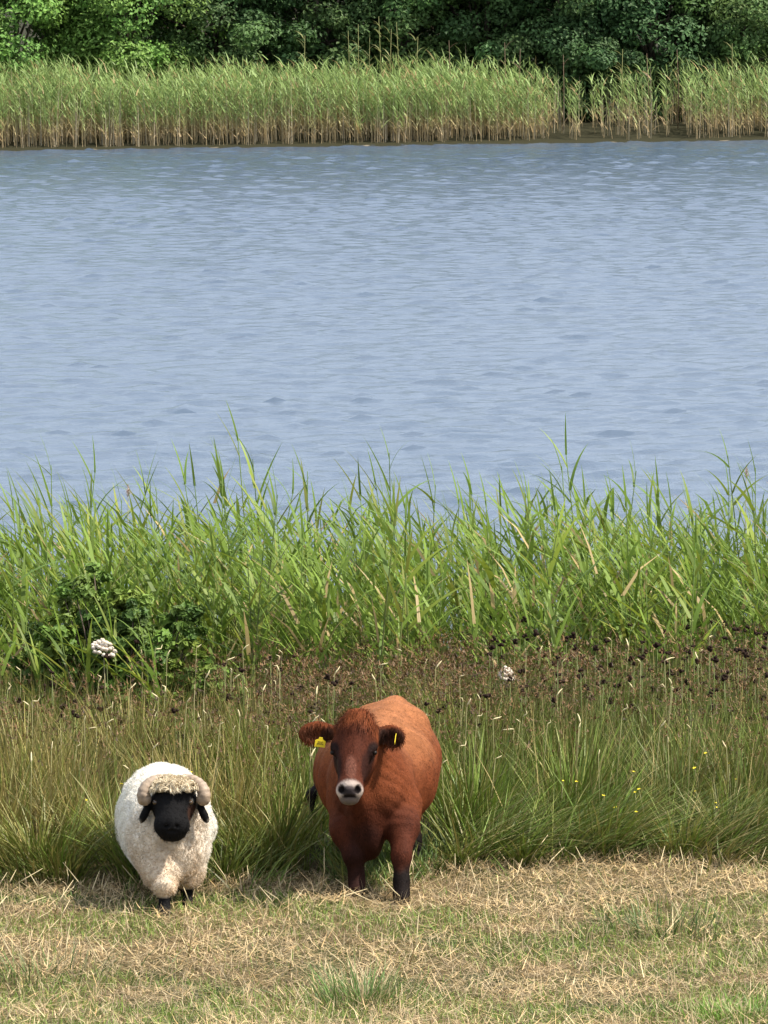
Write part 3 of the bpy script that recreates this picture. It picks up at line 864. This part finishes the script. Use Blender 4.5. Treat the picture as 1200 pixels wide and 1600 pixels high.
for i in range(26):
    x = hr.uniform(1.1, 2.5) if i < 19 else hr.uniform(-2.4, -.2)
    y = float(edge_y(x)) + hr.uniform(.15, 1.7); h = hr.uniform(.2, .42) + .08 * (y - float(edge_y(x)))
    t = empty('yellow_flower', (x, y, zg1(x, y)), hr.uniform(0, 6.28))
    t.rotation_euler[0] = hr.uniform(.1, .4)
    tag(t, 'tiny yellow meadow flower in the rushes', 'flower', 'yellow flowers in the rushes')
    link('stem', FST, t, scale=(1, 1, h)); link('petals', PET, t, loc=(0, 0, h), scale=hr.uniform(.7, 1.2))

# ---------------------------------------------------------------- animals: smooth implicit bodies turned into one skin
def smin(a, b, k):
    h = np.clip(.5 + .5 * (b - a) / k, 0, 1)
    return b * (1 - h) + a * h - k * h * (1 - h)

class Body:
    """signed-distance body built from tapered limbs and ellipsoids, meshed by surface nets"""
    def __init__(s, lo, hi, step):
        s.lo = np.array(lo, float); s.step = step
        ax = [np.arange(lo[i], hi[i] + step, step, dtype=np.float32) for i in range(3)]
        s.X, s.Y, s.Z = np.meshgrid(*ax, indexing='ij', sparse=True)
        s.D = np.full([len(a) for a in ax], 9.0, np.float32)
        s.ax = ax
    def _win(s, lo, hi, pad):
        sl = []
        for i in range(3):
            a = np.searchsorted(s.ax[i], lo[i] - pad); b = np.searchsorted(s.ax[i], hi[i] + pad)
            sl.append(slice(max(0, a - 1), min(len(s.ax[i]), b + 1)))
        return tuple(sl)
    def _apply(s, sl, d, k, sub):
        if sub: s.D[sl] = -smin(-s.D[sl], d, k)
        else: s.D[sl] = smin(s.D[sl], d, k)
    def limb(s, a, b, ra, rb, k=.05, sub=False):
        a = np.array(a, np.float32); b = np.array(b, np.float32); m = max(ra, rb)
        sl = s._win(np.minimum(a, b) - m, np.maximum(a, b) + m, k + .1)
        X, Y, Z = s.X[sl[0]], s.Y[:, sl[1]], s.Z[:, :, sl[2]]
        ba = b - a; bb = float(ba @ ba) + 1e-9
        t = np.clip(((X - a[0]) * ba[0] + (Y - a[1]) * ba[1] + (Z - a[2]) * ba[2]) / bb, 0, 1)
        d = np.sqrt((X - a[0] - t * ba[0]) ** 2 + (Y - a[1] - t * ba[1]) ** 2 + (Z - a[2] - t * ba[2]) ** 2) - (ra + (rb - ra) * t)
        s._apply(sl, d, k, sub)
    def path(s, pts, rads, k=.04):
        for i in range(len(pts) - 1): s.limb(pts[i], pts[i + 1], rads[i], rads[i + 1], k)
    def ell(s, c, r, k=.05, rot=(0, 0, 0), sub=False):
        from mathutils import Euler
        c = np.array(c, np.float32); r = np.array(r, np.float32); m = float(r.max())
        sl = s._win(c - m, c + m, k + .08)
        X, Y, Z = s.X[sl[0]] - c[0], s.Y[:, sl[1]] - c[1], s.Z[:, :, sl[2]] - c[2]
        M = np.array(Euler([R(q) for q in rot]).to_matrix().transposed(), np.float32)
        q = [M[i, 0] * X + M[i, 1] * Y + M[i, 2] * Z for i in range(3)]
        k0 = np.sqrt(sum((q[i] / r[i]) ** 2 for i in range(3))); k1 = np.sqrt(sum((q[i] / r[i] ** 2) ** 2 for i in range(3)))
        s._apply(sl, k0 * (k0 - 1) / (k1 + 1e-6), k, sub)
    def mesh_arrays(s):
        D = s.D; nx, ny, nz = D.shape
        ins = D < 0
        cs = np.zeros((nx - 1, ny - 1, nz - 1), np.int8)
        cor = [(i, j, k) for i in (0, 1) for j in (0, 1) for k in (0, 1)]
        for i, j, k in cor: cs += ins[i:nx - 1 + i, j:ny - 1 + j, k:nz - 1 + k]
        act = (cs > 0) & (cs < 8)
        idx = np.full(act.shape, -1, np.int32)
        ci = np.argwhere(act); idx[act] = np.arange(len(ci))
        acc = np.zeros((len(ci), 3)); cnt = np.zeros(len(ci))
        for a in cor:
            for ax_ in range(3):
                if a[ax_]: continue
                b = list(a); b[ax_] = 1
                da = D[ci[:, 0] + a[0], ci[:, 1] + a[1], ci[:, 2] + a[2]]; db = D[ci[:, 0] + b[0], ci[:, 1] + b[1], ci[:, 2] + b[2]]
                x = (da < 0) != (db < 0)
                t = np.where(x, da / (da - db + 1e-12), 0)
                pt = np.array(a, float)[None].repeat(len(ci), 0); pt[:, ax_] += t
                acc[x] += pt[x]; cnt[x] += 1
        V = (ci + acc / cnt[:, None]) * s.step + s.lo
        Fs = []
        for ax_ in range(3):
            u, v = (ax_ + 1) % 3, (ax_ + 2) % 3
            sa = [slice(0, None)] * 3; sb = [slice(0, None)] * 3
            sa[ax_] = slice(0, -1); sb[ax_] = slice(1, None)
            ia, ib = ins[tuple(sa)], ins[tuple(sb)]
            e = np.argwhere(ia != ib)
            e = e[(e[:, u] > 0) & (e[:, v] > 0) & (e[:, u] < D.shape[u] - 1) & (e[:, v] < D.shape[v] - 1)]
            def cell(du, dv):
                q = e.copy(); q[:, u] -= du; q[:, v] -= dv
                return idx[q[:, 0], q[:, 1], q[:, 2]]
            f = np.stack([cell(1, 1), cell(0, 1), cell(0, 0), cell(1, 0)], -1)
            fl = ~ia[e[:, 0], e[:, 1], e[:, 2]]
            f[fl] = f[fl][:, ::-1]
            Fs.append(f)
        return V, np.concatenate(Fs)

def normals(V, F):
    n_ = np.cross(V[F[:, 2]] - V[F[:, 0]], V[F[:, 3]] - V[F[:, 1]])
    N = np.zeros_like(V)
    for i in range(4): np.add.at(N, F[:, i], n_)
    return N / (np.linalg.norm(N, axis=1)[:, None] + 1e-12)

def relax(V, F, it=2, lam=.5):
    for _ in range(it):
        A = np.zeros_like(V); c = np.zeros(len(V))
        for i in range(4):
            np.add.at(A, F[:, i], V[F[:, (i + 1) % 4]] + V[F[:, (i + 3) % 4]]); np.add.at(c, F[:, i], 2)
        V = V + lam * (A / np.maximum(c, 1)[:, None] - V)
    return V

def near(V, c, r):
    return 1 - smoothstep(.75, 1.15, np.sqrt((((V - np.array(c)) / np.array(r)) ** 2).sum(1)))

def surf_sample(V, F, N, n, r):
    q = V[F]
    area = np.linalg.norm(np.cross(q[:, 2] - q[:, 0], q[:, 3] - q[:, 1]), axis=1)
    f = r.choice(len(F), n, p=area / area.sum())
    a, b = r.random((n, 1)), r.random((n, 1))
    w4 = [(1 - a) * (1 - b), a * (1 - b), a * b, (1 - a) * b]
    return sum(w4[i] * q[f, i] for i in range(4)), sum(w4[i] * N[F[f, i]] for i in range(4)), F[f, 0]

def strands(pos, d0, d1, length, width, c, side=None):
    """three-vertex tufts bending from direction d0 towards d1 (two segments)"""
    n_ = len(pos)
    if side is None:
        side = np.cross(d0, rng.normal(size=(n_, 3)))
    side /= np.linalg.norm(side, axis=1)[:, None] + 1e-9
    L = length[:, None]; W = width[:, None] * .5
    m = pos + d0 * L * .55; e = m + d1 * L * .5
    V = np.stack([pos - side * W, pos + side * W, m + side * W * .8, m - side * W * .8, e], 1).reshape(-1, 3)
    o = (np.arange(n_) * 5)[:, None]
    return V, [np.array([0, 1, 2, 3])[None] + o, np.array([3, 2, 4])[None] + o], np.repeat(c, 5, 0)

# ---------------------------------------------------------------- cow
m_coat = mat_attr('cow_coat', rough=.7, spec=.04, bump=.5, bscale=70.0, sheen=.04, noise=.22, nscale=11.0)
m_hair = mat_attr('cow_hair', rough=.6, spec=.04)
m_eye = mat_plain('dark_eye', (.012, .008, .006), rough=.4, spec=.12, noise=.0)
m_tag = mat_plain('ear_tag_yellow', (.80, .60, .03), rough=.4, spec=.4, noise=.06)
m_print = mat_plain('tag_print', (.16, .11, .02), rough=.6, spec=.2, noise=.1)

CX, CY = -.012, 29.77
B = Body((-.75, -.85, -.06), (.60, 1.95, 1.30), .0115)
# trunk
B.ell((-.035, .74, .605), (.415, .60, .365), .05)
B.ell((.03, 1.04, .655), (.35, .37, .325), .10, rot=(0, 0, -5))
B.ell((-.07, .18, .61), (.275, .40, .305), .10)
B.limb((-.06, .10, .86), (.09, 1.25, .93), .09, .075, .12)
B.limb((.085, 1.14, .935), (.09, 1.36, .88), .065, .05, .07)          # tail head
B.limb((-.09, 1.06, .91), (-.02, 1.14, .88), .05, .05, .10)          # hook bones
B.limb((.24, .98, .90), (.20, 1.14, .88), .05, .05, .10)
B.ell((-.085, -.02, .385), (.105, .19, .185), .08)                         # brisket
B.limb((-.085, -.06, .275), (-.08, .15, .30), .052, .06, .05)
# neck and dewlap
B.limb((-.09, .16, .70), (-.15, -.19, .96), .245, .145, .09)
B.limb((-.12, .05, .56), (-.17, -.22, .80), .15, .10, .08)
B.limb((-.185, -.28, .70), (-.11, -.10, .42), .055, .075, .07)
# head
B.ell((-.165, -.255, 1.02), (.128, .13, .125), .05)
B.ell((-.158, -.235, 1.105), (.085, .085, .062), .05)
B.limb((-.175, -.315, .975), (-.200, -.52, .765), .118, .078, .05)
B.ell((-.182, -.275, .87), (.128, .12, .125), .05)
B.limb((-.183, -.29, .83), (-.206, -.52, .695), .10, .058, .05)
B.ell((-.205, -.565, .728), (.090, .062, .066), .035)
B.ell((-.207, -.552, .667), (.062, .055, .036), .02)
for sx in (-1, 1):
    B.limb((-.177 + sx * .118, -.325, .965), (-.182 + sx * .128, -.375, .925), .034, .026, .035)
    B.ell((-.181 + sx * .144, -.385, .922), (.024, .03, .018), .012, sub=True)
    B.ell((-.205 + sx * .053, -.618, .738), (.022, .032, .027), .010, rot=(0, sx * 30, 0), sub=True)
B.limb((-.26, -.612, .694), (-.15, -.612, .694), .007, .007, .01, sub=True)
# ears
B.limb((-.285, -.235, 1.02), (-.345, -.225, 1.02), .045, .042, .03)
B.ell((-.425, -.225, 1.018), (.114, .030, .073), .025, rot=(0, -6, 8))
B.ell((-.43, -.262, 1.012), (.085, .030, .044), .015, rot=(0, -6, 8), sub=True)
B.limb((-.05, -.235, 1.01), (.0, -.225, 1.005), .045, .042, .03)
B.ell((.060, -.225, .995), (.090, .030, .074), .025, rot=(0, 8, -8))
B.ell((.065, -.262, .985), (.068, .030, .048), .015, rot=(0, 8, -8), sub=True)
# front legs (the one on the viewer's right steps forward)
B.path([(.105, .10, .50), (.132, -.06, .41), (.124, -.26, .265), (.124, -.335, .12), (.124, -.375, .06)], [.155, .102, .058, .044, .047], .05)
B.limb((.124, -.375, .06), (.124, -.415, .03), .050, .054, .03)
B.path([(-.22, .16, .50), (-.225, .0, .38), (-.185, -.10, .24), (-.165, -.09, .12), (-.163, -.105, .06)], [.14, .105, .060, .044, .046], .05)
B.limb((-.163, -.105, .06), (-.163, -.15, .03), .050, .052, .03)
# hind legs
for hx, st, dx in ((-.17, .10, -.02), (.20, -.12, .01)):
    B.path([(hx, 1.04, .64), (hx - .02, .84 + st * .5, .46), (hx + dx, 1.18 + st, .33), (hx + dx, 1.12 + st, .13), (hx + dx, 1.09 + st, .06)], [.19, .12, .056, .044, .046], .05)
    B.limb((hx + dx, 1.09 + st, .06), (hx + dx, 1.045 + st, .03), .052, .052, .03)
# tail swung out past the flank
B.path([(.09, 1.36, .88), (.04, 1.46, .70), (-.22, 1.44, .50), (-.43, 1.33, .44)], [.042, .028, .022, .02], .03)
B.path([(-.43, 1.33, .44), (-.475, 1.23, .38), (-.47, 1.20, .27)], [.020, .030, .012], .03)
V, F = B.mesh_arrays()
V = relax(V, F, 2, .4)
# muscle and rib relief: groove behind the shoulder blade, faint ribs, skin folds on the neck
N0 = normals(V, F)
side = smoothstep(.3, .8, np.abs(N0[:, 0]))
dsp = -.013 * np.exp(-((V[:, 1] - .40 - .12 * (V[:, 2] - .6)) / .05) ** 2) * side * smoothstep(.25, .45, V[:, 2])
dsp += .0035 * np.sin(V[:, 1] * 2 * np.pi / .085 + V[:, 2] * 3) * side * smoothstep(.46, .56, V[:, 1]) * smoothstep(1.0, .85, V[:, 1]) * smoothstep(.35, .5, V[:, 2])
dsp += .0018 * np.sin((V[:, 1] * .8 + V[:, 2]) * 2 * np.pi / .075) * smoothstep(.02, -.08, V[:, 1]) * smoothstep(-.25, -.15, V[:, 1]) * smoothstep(.35, .5, V[:, 2]) * smoothstep(.95, .8, V[:, 2])
dsp += .014 * (vnoise(V * 9 + 7) - .5) * smoothstep(-.05, .1, V[:, 1])
V = V + N0 * dsp[:, None]
V[:, 2] = np.maximum(V[:, 2], -.012)
# coat colours: chestnut, darker face, ears and shins, black socks, white muzzle ring, slate nose pad; shade on chest and brisket is painted in as well
n1 = vnoise(V * 5 + 3); n2 = vnoise(V * 19)
chest = np.array([.130, .036, .0135]); tan = np.array([.25, .098, .040]); dark = np.array([.050, .014, .008]); blk = np.array([.010, .007, .006])
white = np.array([.40, .32, .27]); pad = np.array([.026, .020, .021])
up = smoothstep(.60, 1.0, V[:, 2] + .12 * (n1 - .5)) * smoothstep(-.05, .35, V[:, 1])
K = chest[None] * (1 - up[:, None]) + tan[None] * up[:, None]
def paint(mask, colr):
    global K
    K = K * (1 - mask[:, None]) + np.array(colr)[None] * mask[:, None]
face = near(V, (-.19, -.42, .87), (.19, .26, .26)); paint(face * .85, (.058, .017, .010))
for sx in (-1, 1):
    paint(near(V, (-.182 + sx * .125, -.37, .915), (.062, .085, .075)) * .95, (.014, .008, .007))
    paint(near(V, (-.195 + sx * .105, -.44, .83), (.060, .13, .12)) * .85, (.022, .009, .007))
paint(near(V, (-.198, -.50, .83), (.042, .10, .10)) * .45, (.20, .085, .058))
paint(near(V, (-.165, -.24, 1.10), (.13, .12, .07)) * .5, (.16, .045, .016))
front = smoothstep(.16, -.10, V[:, 1]) * smoothstep(.74, .50, V[:, 2] + .10 * (n1 - .5) + .45 * np.clip(V[:, 0] - .06, 0, 1)); paint(front * .82, (.044, .013, .0078))  # shade over the chest and lower forequarters, painted into the coat colour
paint(near(V, (-.10, -.10, .34), (.12, .2, .16)) * .7, (.022, .009, .007))  # deeper painted shade on the brisket, below the head
paint(near(V, (-.43, -.262, 1.015), (.12, .032, .060)) * .8, (.085, .030, .015))
paint(near(V, (-.34, -.25, 1.0), (.06, .05, .06)) * .8, (.020, .010, .007))
paint(near(V, (.060, -.262, .992), (.12, .036, .075)) * .9, (.022, .010, .007))
paint(near(V, (-.01, -.24, 1.0), (.05, .05, .06)) * .7, (.020, .010, .007))
sock = (1 - smoothstep(.17, .27, V[:, 2] + .05 * (n2 - .5))) * (V[:, 1] < -.02) * (V[:, 0] > -.02)
paint(sock, blk)
sock2 = (1 - smoothstep(.14, .42, V[:, 2] + .05 * (n2 - .5))) * ((V[:, 1] < .1) & (V[:, 0] <= -.11) & (V[:, 0] > -.35)); paint(sock2 * .93, (.022, .010, .008))
sock3 = (1 - smoothstep(.15, .3, V[:, 2])) * (V[:, 1] > .8); paint(sock3, blk)
tl = ((V[:, 1] > 1.08) & (V[:, 0] < -.40) & (V[:, 2] < .5) & (V[:, 1] + V[:, 0] * 0 > 1.08)).astype(float); paint(tl, (.014, .010, .010))
muz = near(V, (-.206, -.605, .710), (.115, .052, .090)); paint(muz, white)
paint(near(V, (-.206, -.60, .668), (.080, .06, .034)) * .85, (.085, .066, .058))
padm = near(V, (-.206, -.632, .722), (.056, .045, .046)); paint(padm * .97, pad)
paint(near(V, (-.206, -.625, .752), (.030, .03, .012)) * .5, (.14, .11, .105))
paint(near(V, (-.206, -.62, .694), (.062, .03, .014)) * .95, (.010, .007, .007))
paint(near(V, (-.206, -.60, .676), (.040, .04, .016)) * .7, (.13, .10, .085))
for sx in (-1, 1): paint(near(V, (-.205 + sx * .053, -.615, .738), (.026, .05, .031)), (.006, .004, .004))
NRM = normals(V, F)
K = K * (.85 + .3 * n2[:, None])
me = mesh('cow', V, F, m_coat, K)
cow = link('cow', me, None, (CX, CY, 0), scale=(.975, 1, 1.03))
tag(cow, 'chestnut red cow with a white muzzle and yellow ear tag', 'cow')
# short coat hair lying backwards and down
r_ = np.random.default_rng(5)
pos, nn, vi = surf_sample(V, F, NRM, 70000, r_)
flow = np.stack([.15 * np.sign(nn[:, 0]) * np.abs(nn[:, 0]), np.full(len(pos), .35), np.full(len(pos), -.9)], -1) + r_.normal(0, .22, (len(pos), 3))
hd_ = pos[:, 1] < -.2
flow[hd_] = np.array([0, -.6, -.75]) + r_.normal(0, .22, (hd_.sum(), 3))
flow -= nn * (flow * nn).sum(1)[:, None]; flow /= np.linalg.norm(flow, axis=1)[:, None] + 1e-9
d0 = flow * .9 + nn * .26; d1 = flow * .98 + nn * .06
keep = near(pos, (-.205, -.60, .705), (.12, .075, .10)) < .3
Ln = r_.uniform(.012, .026, len(pos))
earm = ((pos[:, 0] < -.33) | (pos[:, 0] > .0)) & (pos[:, 1] < -.15) & (pos[:, 2] > .9)
Ln[earm] *= 1.7; d0[earm] = d0[earm] * .6 + nn[earm] * .5 + np.array([0, 0, -.25])
tuftm = near(pos, (-.16, -.26, 1.08), (.13, .13, .09)) > .3
Ln[tuftm] *= 2.6; d0[tuftm] += nn[tuftm] * .25 + r_.normal(0, .25, (tuftm.sum(), 3)); d1[tuftm] += np.array([0, -.2, -.3])
kc = K[vi] * (.4 + 1.3 * r_.random((len(pos), 1)) ** 1.5) * (.8 + .5 * vnoise(pos * np.array([45, 45, 14]))[:, None])
sdv = np.cross(nn, flow)
Vh, Fh, Kh = strands(pos[keep] - nn[keep] * .002, d0[keep], d1[keep], Ln[keep], r_.uniform(.0016, .0034, keep.sum()), kc[keep], sdv[keep])
o = link('coat_hair', mesh('coat_hair', Vh, Fh, m_hair, Kh, smooth=False), cow); o['kind'] = 'stuff'
for sx in (-1, 1):
    v, f = ball((-.181 + sx * .134, -.372, .921), (.017, .019, .014), 8, 12)
    link('eye', mesh('eye', v, f, m_eye), cow)
# yellow tag hanging from the ear, with its dark print, and the thin edge-on one in the other ear
def box(c, s, rot=(0, 0, 0)):
    from mathutils import Euler
    M = np.array(Euler([R(q) for q in rot]).to_matrix())
    q = np.array([[x, y, z] for x in (-1, 1) for y in (-1, 1) for z in (-1, 1)]) * np.array(s) / 2
    f = np.array([[0, 1, 3, 2], [4, 6, 7, 5], [0, 4, 5, 1], [2, 3, 7, 6], [0, 2, 6, 4], [1, 5, 7, 3]])
    return q @ M.T + np.array(c), f
def tag_plate(rot, c, w_, h_, th):
    """plate with a narrow neck at the top"""
    from mathutils import Euler
    M = np.array(Euler([R(q) for q in rot]).to_matrix())
    prof = np.array([(-.5, -.5), (.5, -.5), (.5, .18), (.2, .34), (.16, .55), (-.16, .55), (-.2, .34), (-.5, .18)]) * np.array([w_, h_])
    q = np.array([[x, -th / 2, z] for x, z in prof] + [[x, th / 2, z] for x, z in prof])
    n_ = len(prof)
    sides = np.array([[i, (i + 1) % n_, n_ + (i + 1) % n_, n_ + i] for i in range(n_)])
    return q @ M.T + np.array(c), [sides, np.array([list(range(n_))[::-1]]), np.array([[n_ + i for i in range(n_)]])], M
v, f, M = tag_plate((4, 8, 14), (-.395, -.278, .968), .068, .058, .004)
f[1] = f[1][:, ::-1]; f[2] = f[2][:, ::-1]
et = link('ear_tag', mesh('ear_tag', v, f, m_tag, smooth=False), cow)
et['label'] = 'yellow ear tag facing forward'
parts = []
for k in range(5):
    q, ff = box((-.018 + k * .009, -.0035, -.010 + .002 * (k % 2)), (.0055, .002, .009))
    parts.append((q @ M.T + np.array((-.395, -.278, .968)), ff, 0))
q, ff = box((0, -.0035, .004), (.034, .002, .004)); parts.append((q @ M.T + np.array((-.395, -.278, .968)), ff, 0))
V2, F2, _ = merge(parts); link('tag_print', mesh('tag_print', V2, F2, m_print, smooth=False), et)
v, f, M = tag_plate((8, 28, 89), (.085, -.280, .990), .040, .060, .003)
o = link('ear_tag', mesh('ear_tag', v, f, m_tag, smooth=False), cow); o['label'] = 'yellow ear tag seen edge on'

# ---------------------------------------------------------------- sheep
m_wool = mat_attr('sheep_skin', rough=.85, spec=.1, bump=.6, bscale=45.0, noise=.08, nscale=22.0)
m_fleece = mat_attr('sheep_fleece', rough=.8, spec=.1, transl=.30)
m_eye_s = mat_plain('sheep_eye', (.05, .03, .015), rough=.08, spec=.6, noise=.3)
m_horn = mat_attr('ram_horn', rough=.55, spec=.3, noise=.22, nscale=35.0, bump=.3, bscale=50.0)
SX, SY = -1.35, 29.4       # everything below is local to this foot point
B = Body((-.48, -.62, -.05), (.44, 1.15, .95), .010)
# wool: body
B.ell((-.03, .40, .430), (.285, .56, .325), .05)
B.ell((-.07, .66, .44), (.26, .36, .31), .10)
B.ell((.015, .0, .41), (.235, .26, .255), .10)
B.ell((.035, -.05, .54), (.205, .19, .17), .08)
B.ell((.02, -.08, .33), (.19, .17, .20), .08)
B.path([(-.06, .0, .35), (-.03, -.20, .24), (-.005, -.34, .175)], [.14, .105, .070], .06)       # lifted fore leg in its wool
B.path([(.13, .0, .33), (.13, -.06, .20), (.125, -.08, .155)], [.13, .085, .060], .06)
B.path([(-.005, -.345, .15), (.0, -.375, .05), (.0, -.405, .02)], [.036, .034, .042], .02)
B.path([(.125, -.08, .10), (.125, -.085, .05), (.125, -.115, .02)], [.036, .034, .042], .02)
for hx, hy in ((-.19, .72), (.10, .80)):
    B.path([(hx + .02, hy - .1, .34), (hx, hy + .02, .20), (hx, hy + .06, .12)], [.16, .09, .062], .06)
    B.path([(hx, hy + .06, .12), (hx, hy + .05, .05), (hx, hy + .02, .02)], [.036, .034, .042], .02)
B.ell((-.08, .98, .50), (.07, .09, .12), .06)
# head
B.ell((.055, -.18, .675), (.14, .15, .145), .04)
B.limb((.052, -.22, .69), (.045, -.335, .575), .126, .098, .03)
B.ell((.045, -.355, .553), (.110, .082, .080), .03)
B.ell((.046, -.345, .500), (.078, .065, .046), .02)
for sx in (-1, 1):
    B.limb((.05 + sx * .085, -.25, .715), (.05 + sx * .105, -.285, .685), .030, .024, .02)
    B.ell((.048 + sx * .032, -.436, .566), (.016, .020, .011), .006, rot=(0, sx * 30, 0), sub=True)
    # ears hanging below the horns
    B.limb((.055 + sx * .125, -.17, .68), (.055 + sx * .165, -.215, .645), .024, .024, .02)
    B.ell((.055 + sx * .182, -.235, .605), (.026, .030, .064), .012, rot=(0, sx * -25, 0))
B.limb((-.01, -.436, .535), (.10, -.436, .535), .009, .009, .006, sub=True)
V, F = B.mesh_arrays()
V = relax(V, F, 2, .4)
NRM = normals(V, F)
hb = np.array([.045, -.365, .540]) - np.array([.052, -.21, .70]); ha = np.array([.052, -.21, .70])
tt = np.clip(((V - ha) @ hb) / (hb @ hb), 0, 1)
hdist = np.linalg.norm(V - ha - tt[:, None] * hb, axis=1) - (.128 - .026 * tt)
facec = (1 - smoothstep(.012, .026, hdist + .012 * (vnoise(V * 50) - .5))) * (V[:, 1] < -.19)
ear = np.maximum(near(V, (-.125, -.235, .615), (.05, .045, .09)), near(V, (.235, -.235, .615), (.05, .045, .09)))
feet = (1 - smoothstep(.105, .125, V[:, 2])) 
black = np.clip(facec + ear + feet, 0, 1)
wool = 1 - smoothstep(.2, .6, black)
lump = (vnoise(V * 14) - .5) * .020 + (vnoise(V * 34) - .5) * .010 + (vnoise(V * 70 + 5) - .5) * .005
V = V + NRM * (lump * wool)[:, None]
V[:, 2] = np.maximum(V[:, 2], -.01)
n1 = vnoise(V * 7 + 1); n2 = vnoise(V * 30)
frontw = smoothstep(.10, -.18, V[:, 1]) * smoothstep(.80, .35, V[:, 2])
clean = np.array([.74, .70, .62]); dirty = np.array([.55, .43, .30])
dm = np.clip(frontw * (.75 + .7 * (n1 - .5)) + .5 * smoothstep(.28, .12, V[:, 2]), 0, 1)[:, None]
K = clean * (1 - dm) + dirty * dm
K = K * (.9 + .2 * n2[:, None])
K = K * (1 - black[:, None]) + np.array([.0065, .0060, .0060]) * black[:, None]
brown = near(V, (.15, -.26, .60), (.05, .09, .09)) * (1 - smoothstep(0, .4, 1 - black)); K = K * (1 - .8 * brown[:, None]) + np.array([.045, .020, .012]) * .8 * brown[:, None]
sheep = link('sheep', mesh('sheep', V, F, m_wool, K), None, (SX, SY, 0))
tag(sheep, 'white woolly horned sheep with a black face, one foreleg stepping forward', 'sheep')
r_ = np.random.default_rng(9)
pos, nn, vi = surf_sample(V, F, NRM, 92000, r_)
keep = wool[vi] > .5
pos, nn, vi = pos[keep], nn[keep], vi[keep]; n_ = len(pos)
cl = np.stack([vnoise(pos * 48), vnoise(pos * 48 + 20), vnoise(pos * 48 + 40)], -1) - .5
d0 = nn + cl * .8 + r_.normal(0, .25, (n_, 3)) + np.array([0, 0, -.15]); d0 /= np.linalg.norm(d0, axis=1)[:, None]
d1 = nn * .35 + cl * 1.6 + r_.normal(0, .35, (n_, 3)) + np.array([0, 0, -.6]); d1 /= np.linalg.norm(d1, axis=1)[:, None]
Vh, Fh, Kh = strands(pos - nn * .004, d0, d1, r_.uniform(.010, .026, n_), r_.uniform(.002, .0045, n_), np.clip(K[vi] * (.92 + .2 * r_.random((n_, 1))), 0, .8))
o = link('fleece', mesh('fleece', Vh, Fh, m_fleece, Kh, smooth=False), sheep); o['kind'] = 'stuff'
# short black face hair fringe
pos, nn, vi = surf_sample(V, F, NRM, 16000, r_)
keep = (black[vi] > .6); pos, nn, vi = pos[keep], nn[keep], vi[keep]; n_ = len(pos)
d0 = nn * .5 + np.array([0, -.1, -.8]) + r_.normal(0, .3, (n_, 3)); d0 /= np.linalg.norm(d0, axis=1)[:, None]
Vh, Fh, Kh = strands(pos - nn * .002, d0, d0, r_.uniform(.010, .020, n_), r_.uniform(.002, .004, n_), np.clip(K[vi] * (.7 + .6 * r_.random((n_, 1))), 0, 1))
o = link('face_hair', mesh('face_hair', Vh, Fh, m_hair, Kh, smooth=False), sheep); o['kind'] = 'stuff'
# curly cream forelock
n_ = 3600
a = r_.normal(size=(n_, 3)); a /= np.linalg.norm(a, axis=1)[:, None]; a[:, 2] = np.abs(a[:, 2]) * .9 - .1
pos = np.array([.055, -.240, .785]) + a * np.array([.135, .095, .055])
cl = np.stack([vnoise(pos * 40), vnoise(pos * 40 + 20), vnoise(pos * 40 + 40)], -1) - .5
d0 = a * .5 + cl * 2 + np.array([0, -.5, .0]) + r_.normal(0, .2, (n_, 3)); d0 /= np.linalg.norm(d0, axis=1)[:, None]
d1 = cl * 3 + np.array([0, -.25, -.8]) + r_.normal(0, .25, (n_, 3)); d1 /= np.linalg.norm(d1, axis=1)[:, None]
tone = np.array([.70, .60, .43]) * (.75 + .45 * r_.random((n_, 1)))
p1 = strands(pos, d0, d1, r_.uniform(.03, .06, n_), r_.uniform(.005, .010, n_), tone)
v, f = ball((.055, -.230, .772), (.135, .090, .058), 10, 16); v = v + (vnoise(v * 30)[:, None] - .5) * .02
V2, F2, K2 = merge([p1, (v, f, np.array([.60, .50, .35]))])
link('forelock', mesh('forelock', V2, F2, m_fleece, K2, smooth=False), sheep)
# ridged horns curling out and down beside the head
for sx in (-1, 1):
    pts, rad = [], []
    for k in range(30):
        t = k / 29
        an = R(105) - min(t, .74) / .74 * R(128)
        rr_ = .098
        back = max(0.0, t - .72) / .28
        px = .055 + sx * (.080 + rr_ * math.cos(an) + .012 * t + .01 * back)
        pz = .733 + rr_ * math.sin(an) * .9 - .012 * back
        py = -.170 - .10 * math.sin(min(t, .74) / .74 * 1.57) + .13 * back
        pts.append((px, py, pz)); rad.append((.024 + .019 * min(1, t / .6)) * (1 + .06 * math.sin(k * 2.2)) * (1 - .75 * back ** 1.3))
    v, f = tube(pts, rad, 10)
    ring = .75 + .35 * vnoise(np.c_[v[:, 0] * 60, v[:, 1] * 60, v[:, 2] * 60])
    c = np.array([.33, .245, .17])[None] * ring[:, None] * (.9 + .16 * np.sin(np.arange(len(v)) // 10 * 2.2))[:, None]
    link('horn', mesh('horn', v, f, m_horn, c), sheep)
    v, f = ball((.05 + sx * .108, -.300, .690), (.017, .018, .016), 8, 12)
    link('eye', mesh('eye', v, f, m_eye_s), sheep)
